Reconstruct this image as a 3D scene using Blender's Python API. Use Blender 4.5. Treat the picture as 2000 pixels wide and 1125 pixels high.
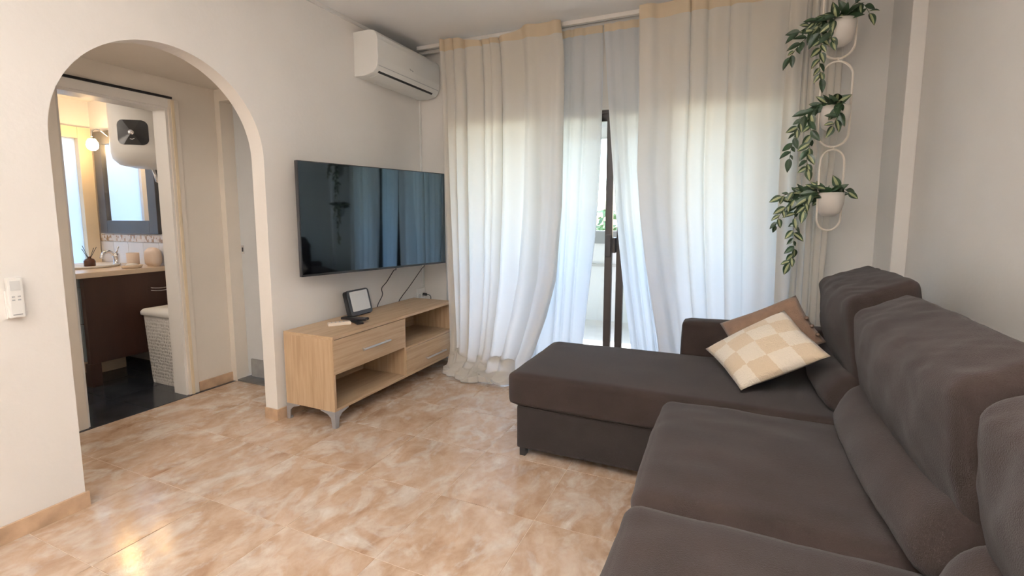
import bpy, bmesh, math, random
from mathutils import Vector, Matrix, noise
S = bpy.context.scene
COL = S.collection
for o in list(bpy.data.objects):
    bpy.data.objects.remove(o)
pi = math.pi

# ------------------------------------------------------------------ camera, world, sun, exposure
cam_d = bpy.data.cameras.new('camera')
cam = bpy.data.objects.new('camera', cam_d)
COL.objects.link(cam)
cam.location = (2.372, -0.348, 1.189)
cam.rotation_euler = (pi / 2 - 0.1116, 0, 0.4189)
cam_d.sensor_width = 36
cam_d.lens = 946.88 * 36 / 2000
cam_d.shift_y = -32.66 / 2000
cam_d.clip_start = 0.02
S.camera = cam

world = bpy.data.worlds.new('sky')
S.world = world
world.use_nodes = True
wn = world.node_tree.nodes
wl = world.node_tree.links
wn.clear()
sky = wn.new('ShaderNodeTexSky')
sky.sky_type = 'NISHITA'
sky.sun_disc = False
sky.sun_elevation = math.radians(48)
sky.sun_rotation = math.radians(20)
sky.air_density = 1.0
sky.dust_density = 0.8
bg = wn.new('ShaderNodeBackground')
bg.inputs['Strength'].default_value = 1.2
wo = wn.new('ShaderNodeOutputWorld')
wl.new(sky.outputs[0], bg.inputs[0])
wl.new(bg.outputs[0], wo.inputs[0])

sun_d = bpy.data.lights.new('sun', 'SUN')
sun_d.energy = 9.0
sun_d.angle = math.radians(1.0)
sun_d.color = (1.0, 0.97, 0.92)
sun = bpy.data.objects.new('sun', sun_d)
COL.objects.link(sun)
sun.rotation_euler = (math.radians(-42), 0, math.radians(-14))   # shines from the street side onto the balcony

S.view_settings.view_transform = 'Standard'
S.view_settings.look = 'None'
S.view_settings.gamma = 1
S.view_settings.use_curve_mapping = False
S.view_settings.exposure = 0.17

# ------------------------------------------------------------------ materials
def srgb(r, g, b):
    f = lambda c: (c / 255 / 12.92) if c / 255 <= 0.04045 else ((c / 255 + 0.055) / 1.055) ** 2.4
    return (f(r), f(g), f(b), 1)

MAT = {}
def mat(name, col, rough=0.6, metal=0.0, var=0.0, scale=8.0, bump=0.0, bscale=60.0, sheen=0.0, spec=0.5, stretch=None, coat=0.0, col2=None, emit=None):
    m = bpy.data.materials.new(name)
    m.use_nodes = True
    nt = m.node_tree
    N = nt.nodes
    L = nt.links
    b = N['Principled BSDF']
    b.inputs['Base Color'].default_value = col
    b.inputs['Roughness'].default_value = rough
    b.inputs['Metallic'].default_value = metal
    b.inputs['Specular IOR Level'].default_value = spec
    if sheen:
        b.inputs['Sheen Weight'].default_value = sheen
        b.inputs['Sheen Roughness'].default_value = 0.5
    if coat:
        b.inputs['Coat Weight'].default_value = coat
        b.inputs['Coat Roughness'].default_value = 0.05
    if emit:
        b.inputs['Emission Color'].default_value = emit[0]
        b.inputs['Emission Strength'].default_value = emit[1]
    tc = N.new('ShaderNodeTexCoord')
    mp = N.new('ShaderNodeMapping')
    if stretch:
        mp.inputs['Scale'].default_value = stretch
    L.new(tc.outputs['Object'], mp.inputs[0])
    if var or col2:
        n = N.new('ShaderNodeTexNoise')
        n.inputs['Scale'].default_value = scale
        n.inputs['Detail'].default_value = 5
        L.new(mp.outputs[0], n.inputs['Vector'])
        r = N.new('ShaderNodeValToRGB')
        r.color_ramp.elements[0].position = 0.3
        r.color_ramp.elements[1].position = 0.7
        c2 = col2 or col
        r.color_ramp.elements[0].color = [max(0, c * (1 - var)) for c in col[:3]] + [1]
        r.color_ramp.elements[1].color = [min(1, c * (1 + var)) for c in c2[:3]] + [1]
        L.new(n.outputs[0], r.inputs[0])
        L.new(r.outputs[0], b.inputs['Base Color'])
    if bump:
        n2 = N.new('ShaderNodeTexNoise')
        n2.inputs['Scale'].default_value = bscale
        n2.inputs['Detail'].default_value = 4
        L.new(mp.outputs[0], n2.inputs['Vector'])
        bp = N.new('ShaderNodeBump')
        bp.inputs['Strength'].default_value = bump
        bp.inputs['Distance'].default_value = 0.01
        L.new(n2.outputs[0], bp.inputs['Height'])
        L.new(bp.outputs[0], b.inputs['Normal'])
    MAT[name] = m
    return m

mat('wall_paint', (0.82, 0.785, 0.745, 1), 0.75, var=0.03, scale=2.0, bump=0.08, bscale=45)
mat('hall_paint', (0.80, 0.74, 0.66, 1), 0.7, var=0.03, scale=2.0, bump=0.05, bscale=45)
mat('ceiling_paint', (0.88, 0.875, 0.87, 1), 0.85, var=0.02, scale=2.0)
mat('bath_paint', (0.82, 0.80, 0.78, 1), 0.6, var=0.02, scale=2)
mat('white_trim', (0.80, 0.78, 0.75, 1), 0.4, var=0.02, scale=5)
mat('cream_trim', (0.78, 0.66, 0.48, 1), 0.45, var=0.05, scale=5)
mat('white_plastic', (0.84, 0.83, 0.80, 1), 0.35, var=0.015, scale=4)
mat('grey_plastic', (0.45, 0.46, 0.47, 1), 0.4, var=0.03)
mat('black_plastic', (0.012, 0.012, 0.014, 1), 0.35, var=0.2, scale=20)
mat('black_satin', (0.02, 0.021, 0.024, 1), 0.3, var=0.2, scale=12)
mat('screen', (0.004, 0.0045, 0.006, 1), 0.04, var=0.1, spec=1.0)
MAT['screen'].node_tree.nodes['Principled BSDF'].inputs['IOR'].default_value = 1.75
MAT['screen'].node_tree.nodes['Principled BSDF'].inputs['Specular Tint'].default_value = (0.55, 0.80, 1.0, 1)
mat('pale_face', (0.66, 0.66, 0.65, 1), 0.35, var=0.03, scale=10)
mat('remote_white', (0.78, 0.68, 0.58, 1), 0.4, var=0.03)
mat('metal', (0.62, 0.62, 0.63, 1), 0.32, metal=0.9, var=0.05, scale=20)
mat('leg_metal', (0.42, 0.43, 0.46, 1), 0.4, metal=0.6, var=0.06, scale=30)
mat('chrome', (0.8, 0.8, 0.82, 1), 0.12, metal=1.0, var=0.02)
mat('alu_dark', (0.030, 0.024, 0.022, 1), 0.35, var=0.2, scale=10)
mat('door_white', (0.66, 0.68, 0.70, 1), 0.45, var=0.03, scale=3)
mat('kick', (0.30, 0.30, 0.30, 1), 0.5, var=0.1, scale=20)
mat('threshold', (0.10, 0.095, 0.09, 1), 0.4, var=0.2, scale=20)
mat('baseboard_tile', (0.46, 0.31, 0.20, 1), 0.3, var=0.28, scale=11, stretch=(1, 1, 1), bump=0.03)
mat('grout', (0.66, 0.53, 0.42, 1), 0.8, var=0.1, scale=30)
mat('grout_dark', (0.16, 0.16, 0.17, 1), 0.8, var=0.1, scale=30)
mat('black_tile', (0.012, 0.014, 0.018, 1), 0.16, var=0.6, scale=5, col2=(0.03, 0.034, 0.042, 1), bump=0.02, bscale=20)
mat('white_tile', (0.78, 0.78, 0.79, 1), 0.15, var=0.03, scale=5)
mat('sofa', (0.0235, 0.0150, 0.0125, 1), 0.9, var=0.14, scale=7, bump=0.35, bscale=420, sheen=0.06, spec=0.15)
mat('sofa_base', (0.017, 0.0122, 0.011, 1), 0.9, var=0.12, scale=9, bump=0.3, bscale=420, sheen=0.06, spec=0.2)
mat('brown_fabric', (0.17, 0.10, 0.062, 1), 0.9, var=0.15, scale=30, bump=0.3, bscale=300, sheen=0.2)
mat('button', (0.10, 0.055, 0.03, 1), 0.5, var=0.1)
mat('vanity_wood', (0.040, 0.016, 0.010, 1), 0.45, var=0.35, scale=5, stretch=(1, 1, 0.15))
mat('vanity_front', (0.17, 0.20, 0.21, 1), 0.3, var=0.1, scale=5)
mat('counter', (0.78, 0.62, 0.46, 1), 0.25, var=0.06, scale=6)
mat('basin', (0.82, 0.78, 0.72, 1), 0.15, var=0.02)
mat('mirror_frame', (0.075, 0.078, 0.085, 1), 0.35, var=0.15, scale=6)
mat('mirror', (0.86, 0.88, 0.90, 1), 0.02, metal=1.0, var=0.005)
mat('amber', (0.09, 0.03, 0.012, 1), 0.1, var=0.1)
mat('soap_pink', (0.78, 0.64, 0.53, 1), 0.5, var=0.05)
mat('soil', (0.02, 0.015, 0.01, 1), 0.9, var=0.3, scale=60)
mat('pot_white', (0.76, 0.70, 0.64, 1), 0.45, var=0.02, scale=6)
mat('wire_cream', (0.86, 0.78, 0.68, 1), 0.45, var=0.02)
mat('leaf_green', (0.020, 0.045, 0.018, 1), 0.4, var=0.4, scale=25)
mat('leaf_pale', (0.36, 0.38, 0.20, 1), 0.45, var=0.2, scale=25)
mat('stem', (0.04, 0.06, 0.02, 1), 0.6, var=0.2)
mat('concrete', (0.55, 0.53, 0.50, 1), 0.8, var=0.08, scale=6, bump=0.1)
mat('balcony_paint', (0.82, 0.81, 0.79, 1), 0.8, var=0.04, scale=3)
mat('balcony_tile', (0.74, 0.71, 0.66, 1), 0.5, var=0.08, scale=5)
mat('rail_grey', (0.30, 0.30, 0.29, 1), 0.5, var=0.1)
mat('tree_leaf', (0.22, 0.32, 0.13, 1), 0.6, var=0.5, scale=3)
mat('bark', (0.10, 0.07, 0.05, 1), 0.9, var=0.3, scale=12)
mat('bulb', (1, 0.9, 0.75, 1), 0.4, var=0.01, emit=((1.0, 0.64, 0.30, 1), 75.0))
mat('fill_bulb', (1, 0.9, 0.75, 1), 0.4, var=0.01, emit=((1.0, 0.85, 0.68, 1), 20.0))

# oak laminate: grain runs along the long side of each board
def wood(name, stretch, tint=1.0):
    m = bpy.data.materials.new(name)
    m.use_nodes = True
    N, L = m.node_tree.nodes, m.node_tree.links
    b = N['Principled BSDF']
    b.inputs['Roughness'].default_value = 0.45
    tc = N.new('ShaderNodeTexCoord')
    mp = N.new('ShaderNodeMapping')
    mp.inputs['Scale'].default_value = stretch
    L.new(tc.outputs['Object'], mp.inputs[0])
    n = N.new('ShaderNodeTexNoise')
    n.inputs['Scale'].default_value = 6
    n.inputs['Detail'].default_value = 8
    n.inputs['Distortion'].default_value = 0.6
    L.new(mp.outputs[0], n.inputs['Vector'])
    r = N.new('ShaderNodeValToRGB')
    e = r.color_ramp.elements
    e[0].position, e[1].position = 0.32, 0.68
    e[0].color = (0.40 * tint, 0.27 * tint, 0.16 * tint, 1)
    e[1].color = (0.51 * tint, 0.365 * tint, 0.235 * tint, 1)
    k = r.color_ramp.elements.new(0.5)
    k.color = (0.465 * tint, 0.325 * tint, 0.20 * tint, 1)
    L.new(n.outputs[0], r.inputs[0])
    L.new(r.outputs[0], b.inputs['Base Color'])
    bp = N.new('ShaderNodeBump')
    bp.inputs['Strength'].default_value = 0.08
    L.new(n.outputs[0], bp.inputs['Height'])
    L.new(bp.outputs[0], b.inputs['Normal'])
    MAT[name] = m
wood('oak_long', (6, 0.5, 12))
wood('oak_upright', (8, 8, 0.5))

# beige marbled floor tile: every tile draws its own veins
def floor_tile_mat():
    m = bpy.data.materials.new('floor_tile')
    m.use_nodes = True
    N, L = m.node_tree.nodes, m.node_tree.links
    b = N['Principled BSDF']
    tc = N.new('ShaderNodeTexCoord')
    oi = N.new('ShaderNodeObjectInfo')
    mul = N.new('ShaderNodeMath'); mul.operation = 'MULTIPLY'; mul.inputs[1].default_value = 40
    L.new(oi.outputs['Random'], mul.inputs[0])
    mp = N.new('ShaderNodeMapping')
    mp.inputs['Rotation'].default_value = (0, 0, math.radians(24))
    mp.inputs['Scale'].default_value = (1.35, 1.0, 1.0)
    L.new(tc.outputs['Object'], mp.inputs[0])
    def nz(scale, detail, dist, woff=0.0):
        n = N.new('ShaderNodeTexNoise'); n.noise_dimensions = '4D'
        n.inputs['Scale'].default_value = scale; n.inputs['Detail'].default_value = detail; n.inputs['Distortion'].default_value = dist; n.inputs['Roughness'].default_value = 0.6
        a = N.new('ShaderNodeMath'); a.operation = 'ADD'; a.inputs[1].default_value = woff
        L.new(mul.outputs[0], a.inputs[0]); L.new(a.outputs[0], n.inputs['W']); L.new(mp.outputs[0], n.inputs['Vector'])
        return n
    n1 = nz(4.4, 11, 0.9)
    r1 = N.new('ShaderNodeValToRGB')
    e = r1.color_ramp.elements
    e[0].position, e[1].position = 0.28, 0.74
    e[0].color = (0.33, 0.19, 0.112, 1)
    e[1].color = (0.70, 0.60, 0.51, 1)
    k = e.new(0.46); k.color = (0.545, 0.40, 0.29, 1)
    k = e.new(0.58); k.color = (0.61, 0.475, 0.37, 1)
    L.new(n1.outputs[0], r1.inputs[0])
    n2 = nz(4.6, 8, 1.0, 7.3)
    r2 = N.new('ShaderNodeValToRGB')
    r2.color_ramp.elements[0].position, r2.color_ramp.elements[1].position = 0.50, 0.68
    L.new(n2.outputs[0], r2.inputs[0])
    mx = N.new('ShaderNodeMix'); mx.data_type = 'RGBA'
    mfac = N.new('ShaderNodeMath'); mfac.operation = 'MULTIPLY'; mfac.inputs[1].default_value = 0.85
    L.new(r2.outputs[0], mfac.inputs[0]); L.new(mfac.outputs[0], mx.inputs['Factor'])
    L.new(r1.outputs[0], mx.inputs['A']); mx.inputs['B'].default_value = (0.78, 0.74, 0.69, 1)
    n3 = nz(17, 6, 1.0, 3.1)
    r3 = N.new('ShaderNodeValToRGB')
    r3.color_ramp.elements[0].position, r3.color_ramp.elements[1].position = 0.30, 0.62
    r3.color_ramp.elements[0].color = (0.76, 0.69, 0.63, 1)
    r3.color_ramp.elements[1].color = (0.95, 0.93, 0.91, 1)
    L.new(n3.outputs[0], r3.inputs[0])
    mm = N.new('ShaderNodeMix'); mm.data_type = 'RGBA'; mm.blend_type = 'MULTIPLY'; mm.inputs['Factor'].default_value = 1.0
    L.new(mx.outputs['Result'], mm.inputs['A']); L.new(r3.outputs[0], mm.inputs['B'])
    L.new(mm.outputs['Result'], b.inputs['Base Color'])
    b.inputs['Roughness'].default_value = 0.11
    b.inputs['Specular IOR Level'].default_value = 0.55
    n4 = nz(90, 3, 0.3, 11.0)
    ad = N.new('ShaderNodeMath'); ad.operation = 'MULTIPLY_ADD'; ad.inputs[1].default_value = 0.35
    L.new(n4.outputs[0], ad.inputs[0]); L.new(n3.outputs[0], ad.inputs[2])
    bp = N.new('ShaderNodeBump'); bp.inputs['Strength'].default_value = 0.06; bp.inputs['Distance'].default_value = 0.01
    L.new(ad.outputs[0], bp.inputs['Height']); L.new(bp.outputs[0], b.inputs['Normal'])
    MAT['floor_tile'] = m
floor_tile_mat()

# cloth that lets daylight through: part open weave, part scattering
def cloth_mat(name, col, tcol, open_, transl):
    m = bpy.data.materials.new(name)
    m.use_nodes = True
    N, L = m.node_tree.nodes, m.node_tree.links
    N.clear()
    out = N.new('ShaderNodeOutputMaterial')
    d = N.new('ShaderNodeBsdfDiffuse'); d.inputs[0].default_value = col
    t = N.new('ShaderNodeBsdfTranslucent'); t.inputs[0].default_value = tcol
    tr = N.new('ShaderNodeBsdfTransparent'); tr.inputs[0].default_value = (1, 1, 1, 1)
    tc = N.new('ShaderNodeTexCoord')
    mp = N.new('ShaderNodeMapping'); mp.inputs['Scale'].default_value = (1, 1, 0.25)
    L.new(tc.outputs['Object'], mp.inputs[0])
    n = N.new('ShaderNodeTexNoise'); n.inputs['Scale'].default_value = 260; n.inputs['Detail'].default_value = 2
    L.new(mp.outputs[0], n.inputs['Vector'])
    bp = N.new('ShaderNodeBump'); bp.inputs['Strength'].default_value = 0.15
    L.new(n.outputs[0], bp.inputs['Height'])
    L.new(bp.outputs[0], d.inputs['Normal'])
    m1 = N.new('ShaderNodeMixShader'); m1.inputs[0].default_value = transl
    L.new(d.outputs[0], m1.inputs[1]); L.new(t.outputs[0], m1.inputs[2])
    m2 = N.new('ShaderNodeMixShader'); m2.inputs[0].default_value = open_
    L.new(m1.outputs[0], m2.inputs[1]); L.new(tr.outputs[0], m2.inputs[2])
    L.new(m2.outputs[0], out.inputs[0])
    MAT[name] = m
cloth_mat('drape', (0.90, 0.79, 0.64, 1), (0.82, 0.88, 0.96, 1), 0.002, 0.50)
cloth_mat('drape_header', (0.84, 0.71, 0.54, 1), (0.84, 0.72, 0.55, 1), 0.0, 0.40)
cloth_mat('sheer', (0.83, 0.80, 0.76, 1), (0.80, 0.88, 0.98, 1), 0.012, 0.55)
cloth_mat('frosted', (0.8, 0.84, 0.88, 1), (0.80, 0.88, 0.95, 1), 0.0, 0.7)

def glass_mat():
    m = bpy.data.materials.new('pane_glass')
    m.use_nodes = True
    N, L = m.node_tree.nodes, m.node_tree.links
    N.clear()
    out = N.new('ShaderNodeOutputMaterial')
    g = N.new('ShaderNodeBsdfGlossy'); g.inputs['Roughness'].default_value = 0.02
    t = N.new('ShaderNodeBsdfTransparent'); t.inputs[0].default_value = (0.95, 0.98, 0.97, 1)
    fr = N.new('ShaderNodeFresnel'); fr.inputs[0].default_value = 1.45
    mx = N.new('ShaderNodeMixShader')
    L.new(fr.outputs[0], mx.inputs[0]); L.new(t.outputs[0], mx.inputs[1]); L.new(g.outputs[0], mx.inputs[2])
    L.new(mx.outputs[0], out.inputs[0])
    MAT['pane_glass'] = m
glass_mat()

# checked plush cushion, by its own UVs
def check_mat():
    m = bpy.data.materials.new('check_plush')
    m.use_nodes = True
    N, L = m.node_tree.nodes, m.node_tree.links
    b = N['Principled BSDF']
    b.inputs['Roughness'].default_value = 0.95
    b.inputs['Sheen Weight'].default_value = 0.4
    uv = N.new('ShaderNodeTexCoord')
    n = N.new('ShaderNodeTexNoise'); n.inputs['Scale'].default_value = 22; n.inputs['Detail'].default_value = 4
    L.new(uv.outputs['UV'], n.inputs['Vector'])
    mixv = N.new('ShaderNodeMix'); mixv.data_type = 'VECTOR'; mixv.inputs['Factor'].default_value = 0.035
    L.new(uv.outputs['UV'], mixv.inputs['A']); L.new(n.outputs['Color'], mixv.inputs['B'])
    ck = N.new('ShaderNodeTexChecker'); ck.inputs['Scale'].default_value = 4.0
    ck.inputs['Color1'].default_value = (0.86, 0.76, 0.63, 1)
    ck.inputs['Color2'].default_value = (0.74, 0.59, 0.42, 1)
    L.new(mixv.outputs['Result'], ck.inputs['Vector'])
    n2 = N.new('ShaderNodeTexNoise'); n2.inputs['Scale'].default_value = 60; n2.inputs['Detail'].default_value = 5
    L.new(uv.outputs['UV'], n2.inputs['Vector'])
    bp = N.new('ShaderNodeBump'); bp.inputs['Strength'].default_value = 0.5; bp.inputs['Distance'].default_value = 0.01
    L.new(n2.outputs[0], bp.inputs['Height']); L.new(bp.outputs[0], b.inputs['Normal'])
    L.new(ck.outputs['Color'], b.inputs['Base Color'])
    MAT['check_plush'] = m
check_mat()

# pierced plastic of the hamper: rows of dark slots too small to build
def hamper_mat():
    m = bpy.data.materials.new('pierced_plastic')
    m.use_nodes = True
    N, L = m.node_tree.nodes, m.node_tree.links
    b = N['Principled BSDF']
    b.inputs['Roughness'].default_value = 0.4
    tc = N.new('ShaderNodeTexCoord')
    mp = N.new('ShaderNodeMapping'); mp.inputs['Rotation'].default_value = (0, 0, 0); mp.inputs['Scale'].default_value = (52, 52, 42)
    L.new(tc.outputs['Object'], mp.inputs[0])
    v = N.new('ShaderNodeTexVoronoi'); v.inputs['Scale'].default_value = 1.0; v.inputs['Randomness'].default_value = 0.35
    L.new(mp.outputs[0], v.inputs['Vector'])
    r = N.new('ShaderNodeValToRGB')
    r.color_ramp.elements[0].position, r.color_ramp.elements[1].position = 0.20, 0.42
    r.color_ramp.elements[0].color = (0.46, 0.44, 0.41, 1)
    r.color_ramp.elements[1].color = (0.82, 0.80, 0.77, 1)
    L.new(v.outputs['Distance'], r.inputs[0]); L.new(r.outputs[0], b.inputs['Base Color'])
    bp = N.new('ShaderNodeBump'); bp.inputs['Strength'].default_value = 0.5; bp.inputs['Distance'].default_value = 0.01
    L.new(v.outputs['Distance'], bp.inputs['Height']); L.new(bp.outputs[0], b.inputs['Normal'])
    MAT['pierced_plastic'] = m
hamper_mat()

def mosaic_mat():
    m = bpy.data.materials.new('mosaic')
    m.use_nodes = True
    N, L = m.node_tree.nodes, m.node_tree.links
    b = N['Principled BSDF']
    b.inputs['Roughness'].default_value = 0.25
    tc = N.new('ShaderNodeTexCoord')
    v = N.new('ShaderNodeTexVoronoi'); v.inputs['Scale'].default_value = 45; v.inputs['Randomness'].default_value = 0.2
    L.new(tc.outputs['Object'], v.inputs['Vector'])
    r = N.new('ShaderNodeValToRGB')
    e = r.color_ramp.elements
    e[0].color = (0.75, 0.72, 0.68, 1); e[1].color = (0.70, 0.60, 0.50, 1); e[1].position = 0.7
    k = e.new(0.86); k.color = (0.40, 0.25, 0.14, 1)
    sp = N.new('ShaderNodeSeparateColor')
    L.new(v.outputs['Color'], sp.inputs[0]); L.new(sp.outputs[0], r.inputs[0]); L.new(r.outputs[0], b.inputs['Base Color'])
    MAT['mosaic'] = m
mosaic_mat()

# ------------------------------------------------------------------ builders
def root_loc(o):
    v = Vector((0, 0, 0))
    while o is not None:
        v += o.location
        o = o.parent
    return v

def link(o, parent=None):
    COL.objects.link(o)
    if parent is not None:
        o.parent = parent

def tag(o, label=None, cat=None, group=None, kind=None):
    if label: o['label'] = label
    if cat: o['category'] = cat
    if group: o['group'] = group
    if kind: o['kind'] = kind
    return o

def thing(name, label, cat, loc=(0, 0, 0), rotz=0.0, group=None, kind=None):
    o = bpy.data.objects.new(name, None)
    o.empty_display_size = 0.05
    o.location = loc
    o.rotation_euler = (0, 0, rotz)
    link(o)
    return tag(o, label, cat, group, kind)

class MB:
    def __init__(s):
        s.v = []
        s.f = []
    def add(s, vs, fs):
        k = len(s.v)
        s.v += [tuple(p) for p in vs]
        s.f += [tuple(i + k for i in f) for f in fs]
        return s
    def box(s, x0, y0, z0, x1, y1, z1):
        vs = [(x, y, z) for z in (z0, z1) for y in (y0, y1) for x in (x0, x1)]
        return s.add(vs, [(0, 2, 3, 1), (4, 5, 7, 6), (0, 1, 5, 4), (2, 6, 7, 3), (0, 4, 6, 2), (1, 3, 7, 5)])
    def tube(s, path, r, n=8, closed=False, cap=True):
        P = [Vector(p) for p in path]
        m = len(P)
        rr = r if isinstance(r, (list, tuple)) else [r] * m
        rings = []
        t0 = (P[1] - P[0]).normalized()
        up = Vector((0, 0, 1)) if abs(t0.z) < 0.9 else Vector((1, 0, 0))
        nrm = t0.cross(up).normalized()
        for i in range(m):
            if closed:
                t = (P[(i + 1) % m] - P[i - 1]).normalized()
            else:
                t = (P[min(i + 1, m - 1)] - P[max(i - 1, 0)]).normalized()
            nrm = (nrm - t * nrm.dot(t))
            if nrm.length < 1e-6: nrm = t.orthogonal()
            nrm.normalize()
            b = t.cross(nrm)
            rings.append([P[i] + (nrm * math.cos(2 * pi * j / n) + b * math.sin(2 * pi * j / n)) * rr[i] for j in range(n)])
        vs = [p for R in rings for p in R]
        fs = []
        for i in range(m if closed else m - 1):
            a, c = i * n, ((i + 1) % m) * n
            for j in range(n):
                k = (j + 1) % n
                fs.append((a + j, a + k, c + k, c + j))
        if cap and not closed:
            fs.append(tuple(range(n - 1, -1, -1)))
            fs.append(tuple((m - 1) * n + j for j in range(n)))
        return s.add(vs, fs)
    def lathe(s, prof, c=(0, 0, 0), n=24, a0=0):
        vs = []
        for (r, z) in prof:
            for j in range(n):
                a = a0 + 2 * pi * j / n
                vs.append((c[0] + r * math.cos(a), c[1] + r * math.sin(a), c[2] + z))
        fs = []
        for i in range(len(prof) - 1):
            for j in range(n):
                k = (j + 1) % n
                fs.append((i * n + j, i * n + k, (i + 1) * n + k, (i + 1) * n + j))
        if prof[0][0] > 1e-5: fs.append(tuple(range(n - 1, -1, -1)))
        if prof[-1][0] > 1e-5: fs.append(tuple((len(prof) - 1) * n + j for j in range(n)))
        return s.add(vs, fs)
    def prism(s, poly, axis, a, b):
        """poly of 2D points; axis 0: (y,z) extruded along x; 1: (x,z) along y; 2: (x,y) along z"""
        def P(p, t):
            return ((t, p[0], p[1]), (p[0], t, p[1]), (p[0], p[1], t))[axis]
        n = len(poly)
        vs = [P(p, a) for p in poly] + [P(p, b) for p in poly]
        fs = [tuple(range(n)), tuple(range(2 * n - 1, n - 1, -1))]
        fs += [(i, i + n, (i + 1) % n + n, (i + 1) % n) for i in range(n)]
        return s.add(vs, fs)
    def grid(s, rows, closed=False):
        n = len(rows[0])
        vs = [p for r in rows for p in r]
        fs = []
        for i in range(len(rows) - 1):
            for j in range(n - (0 if closed else 1)):
                k = (j + 1) % n
                fs.append((i * n + j, i * n + k, (i + 1) * n + k, (i + 1) * n + j))
        return s.add(vs, fs)
    def xf(s, M):
        s.v = [tuple(M @ Vector(p)) for p in s.v]
        return s
    def build(s, name, m, parent=None, smooth=False, bevel=0.0, local=False, weld=False):
        off = Vector((0, 0, 0)) if (local or parent is None) else root_loc(parent)
        me = bpy.data.meshes.new(name)
        me.from_pydata([(p[0] - off.x, p[1] - off.y, p[2] - off.z) for p in s.v], [], s.f)
        bm = bmesh.new()
        bm.from_mesh(me)
        if weld: bmesh.ops.remove_doubles(bm, verts=bm.verts, dist=1e-5)
        bmesh.ops.recalc_face_normals(bm, faces=bm.faces)
        big = [f for f in bm.faces if len(f.verts) > 4]
        if big: bmesh.ops.triangulate(bm, faces=big)
        if bevel:
            ed = [e for e in bm.edges if len(e.link_faces) == 2 and e.calc_face_angle(0) > 0.6]
            if ed: bmesh.ops.bevel(bm, geom=ed, offset=bevel, segments=2, profile=0.7, affect='EDGES')
        if smooth:
            for f in bm.faces: f.smooth = True
        elif bevel:
            pass
        bm.to_mesh(me)
        bm.free()
        me.materials.append(MAT[m])
        o = bpy.data.objects.new(name, me)
        link(o, parent)
        return o

def bez(pts, n=8):
    """Catmull-Rom through the points"""
    P = [Vector(p) for p in pts]
    P = [P[0] * 2 - P[1]] + P + [P[-1] * 2 - P[-2]]
    out = []
    for i in range(1, len(P) - 2):
        for k in range(n):
            t = k / n
            a, b, c, d = P[i - 1], P[i], P[i + 1], P[i + 2]
            out.append(0.5 * ((2 * b) + (c - a) * t + (2 * a - 5 * b + 4 * c - d) * t * t + (3 * b - a - 3 * c + d) * t ** 3))
    out.append(P[-2])
    return out

def lerp_tab(tab, z):
    """tab: list of (key, value...) sorted by falling key"""
    if z >= tab[0][0]: return tab[0][1:]
    for a, b in zip(tab, tab[1:]):
        if z >= b[0]:
            t = (a[0] - z) / (a[0] - b[0])
            return tuple(p + (q - p) * t for p, q in zip(a[1:], b[1:]))
    return tab[-1][1:]

def soft_hex(name, c, m, parent, R=0.05, puff=(0, 0, 0), n=18, wr=0.004, ws=5.0, seed=0, fold=None):
    """cushion: rounded, puffed block warped to eight corners c[x][y][z] (0/1 each)"""
    C = {(i, j, k): Vector(c[i][j][k]) for i in (0, 1) for j in (0, 1) for k in (0, 1)}
    hx = sum((C[1, j, k] - C[0, j, k]).length for j in (0, 1) for k in (0, 1)) / 8
    hy = sum((C[i, 1, k] - C[i, 0, k]).length for i in (0, 1) for k in (0, 1)) / 8
    hz = sum((C[i, j, 1] - C[i, j, 0]).length for i in (0, 1) for j in (0, 1)) / 8
    h = Vector((hx, hy, hz))
    bm = bmesh.new()
    cache = {}
    def vert(u, v, w):
        key = (round(u, 5), round(v, 5), round(w, 5))
        if key in cache: return cache[key]
        q = Vector((u * hx, v * hy, w * hz))
        inn = Vector([max(-(h[a] - R), min(h[a] - R, q[a])) for a in range(3)])
        d = q - inn
        if d.length > 1e-9:
            mx = max(abs(d[a]) for a in range(3))
            q = inn + d.normalized() * min(R, mx if mx > 0 else R)
        pu, pv, pw = (1 - u * u), (1 - v * v), (1 - w * w)
        q.x += u * puff[0] * pv * pw
        q.y += v * puff[1] * pu * pw
        q.z += w * puff[2] * pu * pv
        t = [(q[a] / h[a] + 1) / 2 for a in range(3)]
        p = Vector((0, 0, 0))
        for (i, j, k), vv in C.items():
            p += vv * ((t[0] if i else 1 - t[0]) * (t[1] if j else 1 - t[1]) * (t[2] if k else 1 - t[2]))
        s = Vector((p.x * ws + seed, p.y * ws, p.z * ws))
        nv = noise.noise_vector(s) * wr + noise.noise_vector(s * 2.7) * wr * 0.5
        p += nv
        if fold: p += fold(t, p)
        cache[key] = bm.verts.new(p)
        return cache[key]
    g = [-1 + 2 * i / n for i in range(n + 1)]
    g = [math.copysign(abs(x) ** 0.8, x) for x in g]
    for ax in range(3):
        for sg in (-1, 1):
            for i in range(n):
                for j in range(n):
                    q = []
                    for (a, b) in ((g[i], g[j]), (g[i + 1], g[j]), (g[i + 1], g[j + 1]), (g[i], g[j + 1])):
                        uvw = [0, 0, 0]
                        uvw[ax] = sg
                        uvw[(ax + 1) % 3] = a
                        uvw[(ax + 2) % 3] = b
                        q.append(vert(*uvw))
                    if sg < 0: q.reverse()
                    try:
                        bm.faces.new(q).smooth = True
                    except ValueError:
                        pass
    bmesh.ops.recalc_face_normals(bm, faces=bm.faces)
    off = root_loc(parent) if parent else Vector((0, 0, 0))
    for v in bm.verts: v.co -= off
    me = bpy.data.meshes.new(name)
    bm.to_mesh(me)
    bm.free()
    me.materials.append(MAT[m])
    o = bpy.data.objects.new(name, me)
    link(o, parent)
    return o

def hexc(x0, x1, y0, y1, z0, z1):
    return [[[(x, y, z) for z in (z0, z1)] for y in (y0, y1)] for x in (x0, x1)]

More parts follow.
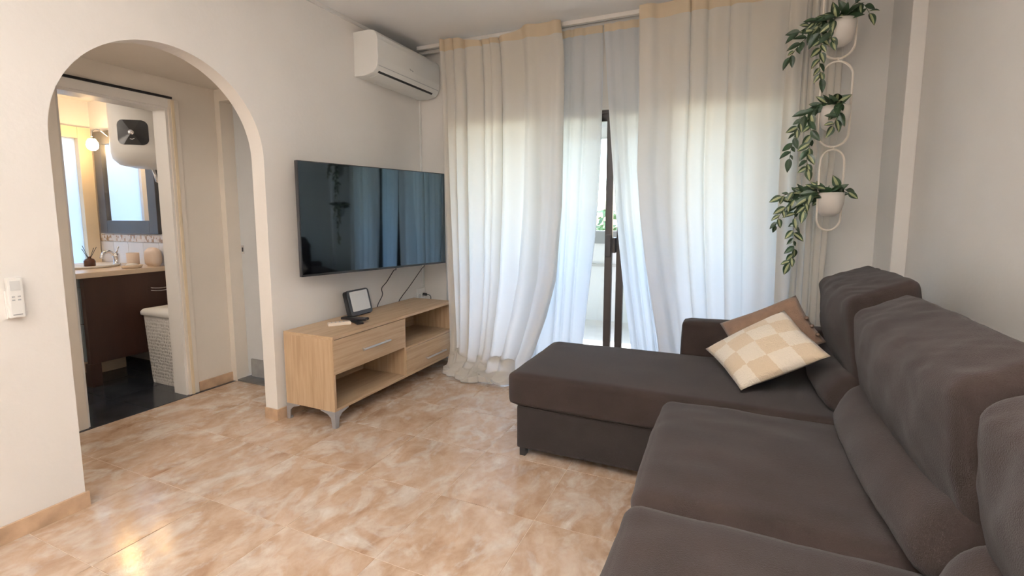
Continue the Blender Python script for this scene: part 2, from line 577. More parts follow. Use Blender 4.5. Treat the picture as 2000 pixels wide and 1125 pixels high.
def pillow(name, L, B, R, T, thick, m, parent=None, n=22, pinch=0.05, wr=0.006, seed=0):
    L, B, R, T = map(Vector, (L, B, R, T))
    nrm = (B - L).cross(T - L).normalized()
    me = bpy.data.meshes.new(name)
    bm = bmesh.new()
    uvl = bm.loops.layers.uv.new('UVMap')
    grid = {}
    for side in (1, -1):
        for i in range(n + 1):
            for j in range(n + 1):
                u, v = i / n, j / n
                if side < 0 and (i in (0, n) or j in (0, n)):
                    grid[side, i, j] = grid[1, i, j]
                    continue
                su, sv = math.sin(pi * u), math.sin(pi * v)
                uu = 0.5 + (u - 0.5) * (1 - pinch * sv * abs(2 * u - 1))
                vv = 0.5 + (v - 0.5) * (1 - pinch * su * abs(2 * v - 1))
                p = L * (1 - uu) * (1 - vv) + B * uu * (1 - vv) + R * uu * vv + T * (1 - uu) * vv
                hgt = (max(0, su) ** 0.45) * (max(0, sv) ** 0.45) * thick / 2
                p = p + nrm * side * hgt
                p = p + noise.noise_vector(p * 9 + Vector((seed, 0, 0))) * wr * (0.4 + su * sv)
                grid[side, i, j] = bm.verts.new(p)
    off = root_loc(parent) if parent else Vector((0, 0, 0))
    for side in (1, -1):
        for i in range(n):
            for j in range(n):
                q = [(i, j), (i + 1, j), (i + 1, j + 1), (i, j + 1)]
                if side < 0: q.reverse()
                f = bm.faces.new([grid[side, a, b] for a, b in q])
                f.smooth = True
                for lp, (a, b) in zip(f.loops, q): lp[uvl].uv = (a / n, b / n)
    for v in bm.verts: v.co -= off
    bm.to_mesh(me)
    bm.free()
    me.materials.append(MAT[m])
    o = bpy.data.objects.new(name, me)
    link(o, parent)
    return o

def structure(name, mb, m, label, cat, bevel=0.0):
    o = mb.build(name, m, bevel=bevel)
    return tag(o, label, cat, kind='structure')

# ------------------------------------------------------------------ room shell
W, H = 3.12, 2.5          # window wall, ceiling height
XR = 3.22                 # right wall
YB = -2.6                 # wall behind the camera
T = 0.097                 # thickness of the arch wall
YL, YR, ZS, RA = 0.658, 1.596, 1.50, 0.469
poly = [(YB, 0), (YL, 0), (YL, ZS)]
for i in range(1, 64):
    a = pi - pi * i / 64
    poly.append(((YL + YR) / 2 + RA * math.cos(a), ZS + RA * math.sin(a)))
poly += [(YR, ZS), (YR, 0), (W, 0), (W, H), (YB, H)]
structure('wall_left', MB().prism(poly, 0, -T, 0.0), 'wall_paint', 'cream plaster wall with the round-headed archway, behind the television', 'wall')

# window wall: opening x .40-2.70, up to 1.95
WX0, WX1, WZ = 0.40, 2.70, 1.95
wb = MB().box(-T, W, 0, WX0, W + 0.2, H).box(WX1, W, 0, XR + 0.2, W + 0.2, H).box(WX0, W, WZ, WX1, W + 0.2, H)
structure('wall_back', wb, 'wall_paint', 'plaster wall around the balcony window behind the curtains', 'wall')
structure('wall_right', MB().box(XR, YB, 0, XR + 0.15, W, H), 'wall_paint', 'plain pale plaster wall behind the sofa', 'wall')
structure('wall_right_column', MB().box(3.155, 2.77, 0, XR, W, H), 'wall_paint', 'narrow plaster column in the corner beside the hanging planters', 'column', bevel=0.006)
structure('wall_rear', MB().box(-T, YB - 0.15, 0, XR + 0.15, YB, H), 'wall_paint', 'plain plaster wall behind the viewer', 'wall')
structure('ceiling', MB().box(-T, YB - .15, H, XR + 0.15, W + 0.2, H + 0.15), 'ceiling_paint', 'plain off-white living room ceiling', 'ceiling')
structure('trim_1', MB().box(0, YB, H - 0.022, 0.012, W, H), 'white_trim', 'thin painted strip where the television wall meets the ceiling', 'trim')

# hall behind the arch
HX = -0.90                # hall wall with the bathroom door
HY = 1.965                # end of the hall
HC = 2.055
DY0, DY1, DZ = 1.075, 1.65, 1.878   # bathroom doorway
hp = [(-1.2, 0), (DY0, 0), (DY0, DZ), (DY1, DZ), (DY1, 0), (HY, 0), (HY, HC + .1), (-1.2, HC + .1)]
structure('wall_hall', MB().prism(hp, 0, HX - 0.12, HX), 'hall_paint', 'cream hall wall seen through the archway, around the bathroom doorway', 'wall')
structure('ceiling_hall', MB().box(HX, -1.2, HC, -T, HY + .3, HC + 0.1), 'hall_paint', 'low ceiling of the hall behind the archway', 'ceiling')
structure('wall_hall_end', MB().box(-0.85, HY, 1.975, -T, HY + 0.3, HC + .1).box(HX - .12, HY, 0, -0.85, HY + .3, HC + .1), 'hall_paint', 'short wall at the end of the hall around the white door', 'wall')
structure('wall_hall_start', MB().box(HX - .12, -1.35, 0, -T, -1.2, HC + .1), 'hall_paint', 'far end wall of the hall hidden behind the arch', 'wall')

d2 = thing('door_2', 'white door with a small latch, at the right end of the hall', 'door', (-0.5, 2.06, 0), kind='structure')
MB().box(-0.85, 2.06, 0.04, -0.12, 2.10, 1.975).build('door_leaf', 'door_white', d2, bevel=0.003)
MB().box(-0.85, 1.97, 0, -0.12, 2.10, 0.012).build('threshold', 'threshold', d2)
MB().box(-0.80, 2.045, 0.02, -0.13, 2.06, 0.15).build('kick_plate', 'kick', d2, bevel=0.002)
la = MB().box(-0.838, 2.054, 0.925, -0.816, 2.06, 0.985).build('latch_plate', 'chrome', d2, bevel=0.001)
MB().box(-0.831, 2.051, 0.94, -0.823, 2.055, 0.97).build('latch_hole', 'black_plastic', la)

d1 = thing('door_1', 'white doorway frame of the bathroom seen through the archway', 'door frame', (HX, 1.36, 0), kind='structure')
MB().box(HX - .125, DY1 - .018, 0, HX + .004, DY1, DZ).build('jamb', 'white_trim', d1, bevel=0.002)
MB().box(HX - .125, DY0, 0, HX + .004, DY0 + .018, DZ).build('jamb', 'white_trim', d1, bevel=0.002)
MB().box(HX - .125, DY0 + .018, DZ - .018, HX + .004, DY1 - .018, DZ).build('head_jamb', 'white_trim', d1, bevel=0.002)
MB().box(HX, DY1 - .004, 0, HX + .016, DY1 + .062, DZ + .05).build('casing', 'hall_paint', d1, bevel=0.003)
MB().box(HX, DY1 + .012, 0, HX + .022, DY1 + .03, DZ + .045).build('casing_bead', 'cream_trim', d1, bevel=0.002)
MB().box(HX, DY0 - .066, 0, HX + .016, DY0 + .004, DZ + .05).build('casing', 'hall_paint', d1, bevel=0.003)
MB().box(HX, DY0 + .004, DZ - .004, HX + .016, DY1 - .004, DZ + .05).build('head_casing', 'white_trim', d1, bevel=0.003)
MB().box(HX + .004, DY0 + .0, DZ + .05, HX + .022, DY1 + .02, DZ + .064).build('track', 'black_plastic', d1)

# bathroom shell
BX, BYW, BC = -2.55, 2.02, 2.14
structure('wall_bathroom_mirror', MB().box(BX - .12, BYW, 0, HX - .12, BYW + .12, BC), 'bath_paint', 'bathroom wall that carries the mirror', 'wall')
wy0, wy1, wz0, wz1 = 1.30, 1.945, 0.62, 1.86
fw = MB().box(BX - .12, 0.2, 0, BX, wy0, BC).box(BX - .12, wy1, 0, BX, BYW, BC).box(BX - .12, wy0, 0, BX, wy1, wz0).box(BX - .12, wy0, wz1, BX, wy1, BC)
structure('wall_bathroom_window', fw, 'bath_paint', 'far bathroom wall around its frosted window', 'wall')
structure('wall_bathroom_side', MB().box(BX - .12, 0.08, 0, HX - .12, 0.2, BC), 'bath_paint', 'hidden side wall of the bathroom', 'wall')
structure('ceiling_bathroom', MB().box(BX - .12, 0.08, BC, HX, BYW + .12, BC + .1), 'bath_paint', 'pale bathroom ceiling above the doorway', 'ceiling')
w2 = thing('window_2', 'frosted bathroom window in a cream frame, left of the mirror', 'window', (BX, 1.62, wz0), kind='structure')
MB().box(BX - .06, wy1 - .03, wz0, BX + .03, wy1 + .06, wz1 + .06).build('frame_stile', 'cream_trim', w2, bevel=0.004)
MB().box(BX - .06, wy0 - .06, wz0, BX + .03, wy0 + .03, wz1 + .06).build('frame_stile', 'cream_trim', w2, bevel=0.004)
MB().box(BX - .06, wy0 + .03, wz1 - .03, BX + .03, wy1 - .03, wz1 + .06).build('frame_head', 'cream_trim', w2, bevel=0.004)
MB().box(BX - .06, wy0 + .03, wz0 - .04, BX + .03, wy1 - .03, wz0 + .03).build('frame_sill', 'cream_trim', w2, bevel=0.004)
for a, b in ((wy0 + .03, 1.60), (1.64, wy1 - .03)):
    MB().box(BX - .03, a, wz0 + .03, BX - .024, b, wz1 - .03).build('pane', 'frosted', w2)
MB().box(BX - .04, 1.60, wz0 + .03, BX + .01, 1.64, wz1 - .03).build('mullion', 'white_trim', w2, bevel=0.003)

# floors: every tile its own piece
fl = thing('floor', 'glossy beige marbled floor tiles of the living room and hall', 'floor', (0, 0, 0), kind='structure')
MB().box(-.862, YB, -0.10, XR, W + .2, -0.0014).build('screed', 'grout', fl)
TX, TY = 0.431, 0.4255
tile_me = None
def tile_mesh(name, a, b, g, m, h=0.009):
    o = MB().box(-a / 2 + g, -b / 2 + g, -h, a / 2 - g, b / 2 - g, 0).build(name, m, None, bevel=0.0012)
    me = o.data
    bpy.data.objects.remove(o)
    return me
tile_me = tile_mesh('floor_tile', TX, TY, 0.0013, 'floor_tile')
random.seed(4)
k = 0
for i in range(-3, 8):
    for j in range(-8, 7):
        x, y = TX * (i + .5), 0.472 + TY * (j + .5)
        if x < -0.87 or y < YB - .1 or x > XR + .1 or y > W + .1: continue
        if x < 0 and y < 0.1: continue
        o = bpy.data.objects.new('floor_tile', tile_me)
        o.location = (x, y, random.uniform(-.0003, .0003))
        link(o, fl)
flb = thing('floor_bathroom', 'glossy black bathroom floor tiles beyond the doorway', 'floor', (-1.7, 1.2, 0), kind='structure')
MB().box(BX, 0.2, -0.08, -.864, BYW, -0.006).build('screed', 'grout_dark', flb)
bt = tile_mesh('floor_tile', 0.42, 0.42, 0.0015, 'black_tile', 0.008)
for i in range(4):
    for j in range(5):
        o = bpy.data.objects.new('floor_tile', bt)
        o.location = Vector((-.866 - .21 - .42 * i, 0.2 + 0.21 + .42 * j - .07, 0.0)) - flb.location
        link(o, flb)

# baseboards: same ceramic as the floor, one strip of tiles per wall
def baseboard(name, label, x0, y0, x1, y1, n, out, h=0.066, t=0.011):
    b = thing(name, label, 'baseboard', ((x0 + x1) / 2, (y0 + y1) / 2, 0), kind='structure')
    for i in range(n):
        ax, ay = x0 + (x1 - x0) * i / n, y0 + (y1 - y0) * i / n
        bx_, by_ = x0 + (x1 - x0) * (i + 1) / n, y0 + (y1 - y0) * (i + 1) / n
        ux, uy = (0.0008 if x1 != x0 else 0), (0.0008 if y1 != y0 else 0)
        lo = (min(ax, bx_) + ux + min(0, out[0] * t), min(ay, by_) + uy + min(0, out[1] * t))
        hi = (max(ax, bx_) - ux + max(0, out[0] * t), max(ay, by_) - uy + max(0, out[1] * t))
        MB().box(lo[0], lo[1], 0, hi[0], hi[1], h).build('baseboard_tile', 'baseboard_tile', b, bevel=0.002)
    return b
baseboard('baseboard_left', 'beige tile baseboard along the wall left of the archway', 0, YB, 0, YL + .011, 8, (1, 0))
baseboard('baseboard_jamb', 'beige tile baseboard wrapped round the far foot of the arch', -T, YR, 0.011, YR, 1, (0, -1))
baseboard('baseboard_television', 'beige tile baseboard behind the television cabinet', 0, YR, 0, W, 4, (1, 0))
baseboard('baseboard_hall', 'short beige tile baseboard beside the bathroom doorway', HX, DY1 + .066, HX, HY, 1, (1, 0))
baseboard('baseboard_right', 'beige tile baseboard behind the sofa', XR, YB, XR, 2.77, 12, (-1, 0))

# ------------------------------------------------------------------ balcony
structure('floor_balcony', MB().box(-1.5, W + .2, -0.12, 5, 5.35, -0.02), 'balcony_tile', 'sunlit pale balcony floor outside the window', 'floor')
structure('ceiling_balcony', MB().box(-1.5, W + .2, 2.19, 5, 5.35, 2.35).box(-1.5, 5.19, 2.085, 5, 5.35, 2.19), 'balcony_paint', 'white balcony roof slab with a front beam', 'ceiling')
pp = thing('wall_parapet', 'white balcony parapet with a grey top rail outside the window', 'parapet', (1.5, 5.25, 0), kind='structure')
MB().box(-1.5, 5.19, -.02, 5, 5.33, 0.62).build('wall', 'balcony_paint', pp)
MB().box(-1.5, 5.16, 0.62, 5, 5.35, 0.65).build('coping', 'concrete', pp, bevel=0.004)
MB().box(-1.5, 5.21, 0.65, 5, 5.31, 0.885).build('upper_wall', 'balcony_paint', pp)
MB().box(-1.5, 5.17, 0.885, 5, 5.33, 1.03).build('top_rail', 'rail_grey', pp, bevel=0.006)
for xx, lb in ((-1.62, 'white end wall of the balcony on the television side'), (5.0, 'white end wall of the balcony on the sofa side')):
    structure('wall_balcony', MB().box(xx, W + .2, -.12, xx + .12, 5.35, 2.35), 'balcony_paint', lb, 'wall')

# a tree beyond the parapet, glimpsed between the curtains
tr = thing('tree', 'green leafy tree beyond the balcony, glimpsed between the curtains', 'tree', (-0.6, 9.5, -3))
MB().tube([(-.6, 9.5, -3), (-.55, 9.5, -1), (-.6, 9.55, .6)], [.12, .1, .05], 8).build('trunk', 'bark', tr, smooth=True)
random.seed(11)
cr = MB()
for i in range(900):
    while True:
        q = Vector([random.uniform(-1, 1) for _ in range(3)])
        if 0.35 < q.length < 1: break
    p = Vector((-.6 + q.x * 1.5, 9.5 + q.y * 1.0, .35 + q.z * 1.15))
    a = Vector([random.gauss(0, 1) for _ in range(3)]).normalized() * .09
    b = a.orthogonal().normalized() * .05
    cr.add([p - a, p + b, p + a, p - b], [(0, 1, 2, 3)])
o = cr.build('foliage', 'tree_leaf', tr)
o['kind'] = 'stuff'

# ------------------------------------------------------------------ sliding window
wi = thing('window_1', 'dark aluminium sliding balcony window seen between the curtains', 'window', (1.55, W + .06, 0), kind='structure')
fy0, fy1 = W + .02, W + .12
MB().box(WX0, fy0, 0, WX0 + .045, fy1, WZ).build('frame_jamb', 'alu_dark', wi, bevel=0.003)
MB().box(WX1 - .045, fy0, 0, WX1, fy1, WZ).build('frame_jamb', 'alu_dark', wi, bevel=0.003)
MB().box(WX0 + .045, fy0, WZ - .035, WX1 - .045, fy1, WZ).build('frame_head', 'alu_dark', wi, bevel=0.003)
MB().box(WX0 + .045, fy0, -.004, WX1 - .045, fy1, 0.035).build('frame_sill', 'alu_dark', wi, bevel=0.003)
MB().box(WX0, W + .005, WZ - .012, WX1, W + .02, WZ + .03).build('head_trim', 'white_trim', wi)
def sash(x0, x1, y, label):
    s = MB().box(x0, y, .035, x0 + .052, y + .032, WZ - .035).box(x1 - .052, y, .035, x1, y + .032, WZ - .035)
    s.box(x0 + .052, y, .035, x1 - .052, y + .032, .10).box(x0 + .052, y, WZ - .085, x1 - .052, y + .032, WZ - .035)
    o = s.build('sash', 'alu_dark', wi, bevel=0.002)
    MB().box(x0 + .05, y + .013, .098, x1 - .05, y + .018, WZ - .083).build('pane', 'pane_glass', o)
    return o
s1 = sash(WX0 + .045, 1.605, W + .03, '')
s2 = sash(1.628, WX1 - .045, W + .08, '')
MB().box(1.565, W + .008, .90, 1.60, W + .03, 1.06).build('latch', 'black_plastic', s1, bevel=0.004)
MB().box(1.607, W + .03, .93, 1.628, W + .09, 1.04).build('latch_keeper', 'black_plastic', s1, bevel=0.003)

# ------------------------------------------------------------------ curtains
rail = thing('curtain_rail', 'white double curtain rail fixed under the ceiling above the window', 'curtain rail', (1.55, 2.86, 2.45))
MB().box(.10, 2.935, 2.472, 3.15, 2.955, 2.499).build('front_track', 'wall_paint', rail, bevel=0.003)
MB().box(.05, 3.04, 2.475, 3.15, 3.06, 2.499).build('rear_track', 'white_trim', rail, bevel=0.003)
for hx_ in (1.02, 1.075, 1.155, 1.22):
    MB().tube([(hx_ - .022, 2.93, 2.474), (hx_, 2.91, 2.425), (hx_ + .022, 2.93, 2.474)], 0.003, 6).build('hook', 'white_plastic', rail)

def curtain(name, label, m, tab, nf, amp, seed, nx=150, nz=70, header=None, puddle=None, group=None, top_dip=None, lat=.35, gather=1.0):
    """tab rows (z, left x, right x, y); folds hang from the rail, swinging wider at the hem"""
    random.seed(seed)
    ph = [random.uniform(0, 6.28) for _ in range(6)]
    zt, zb = tab[0][0], tab[-1][0]
    rows = []
    def pt(s, z, extra=0.0, fy=0.0, zc=None):
        xl, xr, y0 = lerp_tab(tab, z)
        w = s ** gather + 0.035 * math.sin(2 * pi * s * 1.7 + ph[0]) + 0.02 * math.sin(2 * pi * s * 3.3 + ph[1])
        f = math.sin(2 * pi * nf * w + ph[2]) + 0.45 * math.sin(2 * pi * nf * 0.43 * w + ph[3]) + 0.3 * math.sin(2 * pi * nf * 1.9 * w + ph[4] + z * .4)
        hgt = (zt - z) / (zt - zb) if zt > zb else 0
        a = amp * (0.55 + 0.6 * hgt) * (0.8 + 0.4 * noise.noise(Vector((s * 3 + seed, z * .7, 0))))
        drift = 0.012 * math.sin(z * 2.1 + ph[5] + s * 5) * hgt
        x = xl + (xr - xl) * s + a * lat * math.cos(2 * pi * nf * w + ph[2]) + drift
        x = min(max(x, xl - .006), xr + .006)
        return Vector((x, y0 + a * f + fy, z if zc is None else zc))
    for i in range(nz + 1):
        t = i / nz
        z = zt + (zb - zt) * t
        r = []
        for j in range(nx + 1):
            s = j / nx
            p = pt(s, z)
            if top_dip and t < 0.03:
                p.z -= top_dip(s) * (1 - t / 0.03)
            r.append(p)
        rows.append(r)
    if puddle:
        py = [(0, 0), (.25, .30), (.5, .72), (.72, 1.0), (.88, 1.0), (1, .8)]
        pz = [(0, zb), (.25, .06), (.5, .045), (.72, .045), (.88, .012), (1, .004)]
        def tab_(T_, t):
            for (a0, b0), (a1, b1) in zip(T_, T_[1:]):
                if t <= a1: return b0 + (b1 - b0) * (t - a0) / (a1 - a0)
            return T_[-1][1]
        for i in range(1, 31):
            t = i / 30
            r = []
            for j in range(nx + 1):
                s = j / nx
                p = pt(s, zb)
                y0_ = lerp_tab(tab, zb)[2]
                nn = noise.noise(Vector((s * 7 + seed, t * 1.6, 1.7)))
                n2 = noise.noise(Vector((s * 15 + seed, t * 4, 5.1)))
                reach = puddle(s) * (1 + .35 * noise.noise(Vector((s * 8, 2.2, seed))))
                p.y = y0_ + (p.y - y0_) * (1 - .55 * t) - reach * tab_(py, t) + .012 * n2 * math.sin(pi * t)
                p.x += .03 * nn * t + .05 * (s - .3) * t
                p.z = max(.004, tab_(pz, t) * (1 + .9 * nn + .5 * n2) if t < .98 else .004)
                if t > .3 and t < .9: p.z = max(p.z, .012 + .01 * abs(n2))
                r.append(p)
            rows.append(r)
    root = thing(name, label, 'curtain', tuple(rows[nz][nx // 2]), group=group)
    MB().grid(rows).build('cloth', m, root, smooth=True)
    if header:
        hr = []
        for i in range(7):
            z = zt + .004 - header * i / 6
            hr.append([pt(j / nx, min(z, zt)) + Vector((0, -0.004, (z - min(z, zt)) - (top_dip(j / nx) * (1 - i / 6) if top_dip else 0))) for j in range(nx + 1)])
        MB().grid(hr).build('header_tape', 'drape_header', root, smooth=True)
    return root

dl = [(2.484, .365, 1.285, 2.865), (2.25, .375, 1.312, 2.865), (2.04, .385, 1.313, 2.865), (1.28, .40, 1.303, 2.865), (.74, .415, 1.26, 2.86), (.47, .425, 1.19, 2.86), (.20, .44, 1.10, 2.85), (.13, .44, 1.07, 2.84)]
dip = lambda s: 0.05 * max(0, math.sin(pi * (s - .12) / .62)) if .12 < s < .74 else 0.0
curtain('drape', 'cream linen drape with its hem bunched on the floor beside the cabinet', 'drape', dl, 9, .034, 3, nx=240, header=.085, top_dip=dip, lat=.85, gather=.72,
        puddle=lambda s: .10 + .11 * math.sin(pi * min(1, s * 1.15)) + .05 * s)
dr = [(2.484, 1.81, 2.71, 2.865), (1.90, 1.826, 2.70, 2.865), (1.49, 1.826, 2.70, 2.865), (1.2, 1.853, 2.70, 2.865), (.87, 1.90, 2.70, 2.865), (.40, 1.985, 2.70, 2.86), (.02, 2.03, 2.70, 2.86)]
curtain('drape', 'wide cream linen drape behind the hanging planters and the sofa', 'drape', dr, 7, .026, 8, nx=240, header=.085, lat=.95)
# gathered outer end of the right drape
dg = [(2.484, 2.66, 2.90, 2.905), (1.9, 2.66, 2.90, 2.91), (1.5, 2.66, 2.90, 2.91), (.6, 2.66, 2.89, 2.91), (.02, 2.66, 2.88, 2.91)]
sl = [(2.455, 1.12, 1.553, 2.99), (2.12, 1.12, 1.558, 2.99), (1.62, 1.11, 1.552, 2.99), (1.10, 1.10, 1.534, 2.99), (.62, 1.08, 1.492, 2.99), (.30, 1.06, 1.463, 2.99), (.02, 1.05, 1.44, 2.99)]
curtain('sheer_curtain', 'thin white sheer panel left of the gap at the dark window frame', 'sheer', sl, 5, .014, 21, nx=90, header=.05)
sr = [(2.455, 1.557, 2.05, 2.99), (2.02, 1.592, 2.05, 2.99), (1.68, 1.621, 2.05, 2.99), (1.20, 1.66, 2.08, 2.99), (.75, 1.717, 2.10, 2.99), (.32, 1.788, 2.13, 2.99), (.02, 1.83, 2.15, 2.99)]
curtain('sheer_curtain', 'thin white sheer panel right of the gap at the dark window frame', 'sheer', sr, 5, .014, 33, nx=90, header=.05)
curtain('drape', 'narrow gathered cream drape bunched at the window edge behind the planters', 'drape', dg, 6, .022, 41, nx=110, header=.085, lat=.6)
sll = [(2.455, .33, .47, 2.985), (1.2, .32, .48, 2.985), (.02, .32, .48, 2.985)]
curtain('sheer_curtain', 'narrow pale sheer peeping out behind the drape right of the television', 'sheer', sll, 4, .02, 47, nx=60, header=.05)

# ------------------------------------------------------------------ television cabinet
sx0, sx1, sy0, sy1, sb, st = .025, .398, 1.641, 2.931, .096, .528
tc_ = thing('tv_cabinet', 'low light oak television cabinet with two drawers, under the television', 'cabinet', ((sx0 + sx1) / 2, (sy0 + sy1) / 2, 0))
MB().box(sx0, sy0, st - .018, sx1 + .004, sy1, st).build('top_board', 'oak_long', tc_, bevel=0.0015)
MB().box(sx0, sy0, sb, sx1, sy0 + .016, st - .018).build('side_panel', 'oak_upright', tc_, bevel=0.001)
MB().box(sx0, sy1 - .016, sb, sx1, sy1, st - .018).build('side_panel', 'oak_upright', tc_, bevel=0.001)
MB().box(sx0, sy0 + .016, sb, sx1, sy1 - .016, sb + .016).build('bottom_board', 'oak_long', tc_, bevel=0.001)
MB().box(sx0 + .01, 2.298, sb + .016, sx1 - .004, 2.312, st - .018).build('divider', 'oak_upright', tc_, bevel=0.001)
MB().box(sx0, sy0 + .016, sb + .016, sx0 + .006, sy1 - .016, st - .018).build('back_panel', 'oak_long', tc_)
MB().box(sx0 + .006, sy0 + .016, .306, sx1 - .02, 2.298, .318).build('shelf', 'oak_long', tc_, bevel=0.001)
MB().box(sx0 + .006, 2.312, .290, sx1 - .002, sy1 - .016, .304).build('shelf', 'oak_long', tc_, bevel=0.001)
def drawer(y0, y1, z0, z1, hy0, hy1, hz):
    d = MB().box(sx1 - .016, y0, z0, sx1 + .002, y1, z1).box(sx0 + .03, y0 + .02, z0 + .01, sx1 - .016, y1 - .02, z0 + .02).build('drawer', 'oak_long', tc_, bevel=0.0012)
    h = MB().tube([(sx1 + .026, hy0, hz), (sx1 + .026, hy1, hz)], 0.0065, 10)
    for q in (hy0 + .02, hy1 - .02): h.tube([(sx1, q, hz), (sx1 + .026, q, hz)], 0.0045, 8)
    h.build('handle', 'metal', d, smooth=False)
    return d
drawer(sy0 + .003, 2.298, .309, .506, 1.862, 2.115, .405)
drawer(2.308, sy1 - .003, .115, .287, 2.523, 2.780, .172)
for (lx, ly, dx, dy) in ((sx1, sy0, -1, 1), (sx0, sy0, 1, 1), (sx1, sy1, -1, -1), (sx0, sy1, 1, -1)):
    # angled sheet-metal foot: two tapering wings that meet at the corner
    l = MB()
    prof = [(0, 0), (.022, 0), (.030, .058), (.052, .078), (.105, sb - .004), (.105, sb), (0, sb)]
    l.prism([(ly + dy * a, z) for a, z in prof], 0, lx + (.003 if dx < 0 else -.003), lx + dx * .002)
    l.prism([(lx + dx * a, z) for a, z in prof], 1, ly - dy * .003, ly + dy * .002)
    l.box(min(lx, lx + dx * .022), min(ly, ly + dy * .022), 0, max(lx, lx + dx * .022), max(ly, ly + dy * .022), .012)
    l.build('foot', 'leg_metal', tc_)

# ------------------------------------------------------------------ television on a swivel arm
tvh = .678
P0, P1 = Vector((.092, 1.735, 0)), Vector((.392, 2.842, 0))
tvd = (P1 - P0).normalized()
tvw = (P1 - P0).length
ang = math.atan2(tvd.y, tvd.x)
tv = thing('television', 'large black flat-screen television swivelled on the wall above the cabinet', 'television', tuple((P0 + P1) / 2 + Vector((0, 0, .836))), ang)
tz = tvh
MB().box(-tvw / 2, -.001, 0, tvw / 2, .028, tz).build('housing', 'black_satin', tv, bevel=0.004, local=True)
MB().box(-tvw / 2 + .006, -.0035, .014, tvw / 2 - .006, -.001, tz - .006).build('screen', 'screen', tv, local=True)
MB().box(-.40, .028, .08, .40, .055, .45).build('rear_cover', 'black_plastic', tv, bevel=0.008, local=True)
mid = (P0 + P1) / 2
arm = thing('wall_bracket', 'black swivel bracket holding the television off the wall', 'bracket', (.0, mid.y, 1.17))
MB().box(0, mid.y - .12, 1.06, .016, mid.y + .12, 1.28).build('wall_plate', 'black_plastic', arm, bevel=0.003)
nb = Vector((-tvd.y, tvd.x, 0))
hub = mid + nb * .06 + Vector((0, 0, 1.17))
MB().tube([(.016, mid.y, 1.17), (.10, mid.y + .10, 1.17), hub], .018, 8).build('arm', 'black_plastic', arm)

# ------------------------------------------------------------------ air conditioner
ac = thing('air_conditioner', 'white split air conditioner unit high in the corner above the television', 'air conditioner', (0, 2.73, 2.13))
prof = [(0, 2.138), (0, 2.425), (.13, 2.425), (.17, 2.417), (.192, 2.395), (.20, 2.36), (.201, 2.24), (.196, 2.205), (.184, 2.175), (.160, 2.150), (.09, 2.136)]
MB().prism(prof, 1, 2.345, 3.105).build('body', 'white_plastic', ac, bevel=0.006)
MB().box(.190, 2.36, 2.1935, .1955, 3.09, 2.1955).build('panel_seam', 'grey_plastic', ac)
v = MB()
v.prism([(.157, 2.1465), (.150, 2.150), (.085, 2.139), (.085, 2.132), (.125, 2.1385)], 1, 2.40, 3.03)
v.build('louvre', 'white_plastic', ac)
MB().prism([(.166, 2.1535), (.176, 2.165), (.170, 2.170), (.160, 2.158)], 1, 2.385, 3.035).build('air_slot', 'black_plastic', ac)
lg = MB().tube([(.2015, 2.70, 2.262), (.2025, 2.707, 2.252), (.2025, 2.716, 2.251), (.2015, 2.722, 2.256)], .002, 5).tube([(.2015, 2.726, 2.256), (.2025, 2.732, 2.249), (.2015, 2.742, 2.252)], .002, 5)
lg.build('maker_mark', 'grey_plastic', ac)
MB().box(.02, 2.4, 2.4245, .11, 3.05, 2.428).build('intake_grille', 'grey_plastic', ac)
cd = thing('cable_conduit', 'slim white cable conduit running down the corner below the air conditioner', 'conduit', (.01, 3.1, .59))
MB().box(0, 3.093, .592, .012, 3.113, 2.138).build('cover', 'white_plastic', cd, bevel=0.002)

so = thing('wall_socket', 'white double wall socket with a black plug behind the cabinet', 'socket', (0, 3.06, .53))
MB().box(0, 3.005, .455, .012, 3.115, .59).build('plate', 'white_plastic', so, bevel=0.003)
for yy in (3.034, 3.086):
    MB().prism([(yy + .018 * math.cos(a * pi / 8), .525 + .018 * math.sin(a * pi / 8)) for a in range(16)], 0, .011, .0135).build('outlet', 'pale_face', so)
cb3 = thing('plug_lead', 'short black plug and lead in the wall socket', 'cable', (.02, 3.09, .535))
MB().prism([(3.086 + .012 * math.cos(a * pi / 6), .533 + .012 * math.sin(a * pi / 6)) for a in range(12)], 0, .013, .045).build('plug', 'black_plastic', cb3, bevel=0.002)
MB().tube(bez([(.045, 3.088, .533), (.07, 3.09, .53), (.085, 3.092, .50), (.08, 3.06, .40), (.03, 3.03, .2), (.02, 3.0, .02)], 6), .003, 6).build('lead', 'black_plastic', cb3, smooth=True)
c1 = thing('power_cable', 'thin black cable hanging from the television behind the pale-faced box', 'cable', (.02, 2.55, .53))
MB().tube(bez([(.12, 2.50, .95), (.06, 2.66, .80), (.018, 2.685, .775), (.014, 2.607, .70), (.014, 2.545, .658), (.014, 2.549, .603), (.014, 2.486, .523), (.012, 2.48, .40), (.012, 2.48, .05)], 8), .0032, 6).build('lead', 'black_plastic', c1, smooth=True)
c2 = thing('power_cable', 'thin black cable curving from the television down towards the socket', 'cable', (.02, 2.8, .53))
MB().tube(bez([(.25, 2.65, .92), (.10, 2.98, .80), (.02, 3.06, .755), (.014, 2.96, .675), (.014, 2.862, .606), (.014, 2.79, .56), (.014, 2.745, .515), (.012, 2.74, .40), (.012, 2.74, .05)], 8), .0032, 6).build('lead', 'black_plastic', c2, smooth=True)

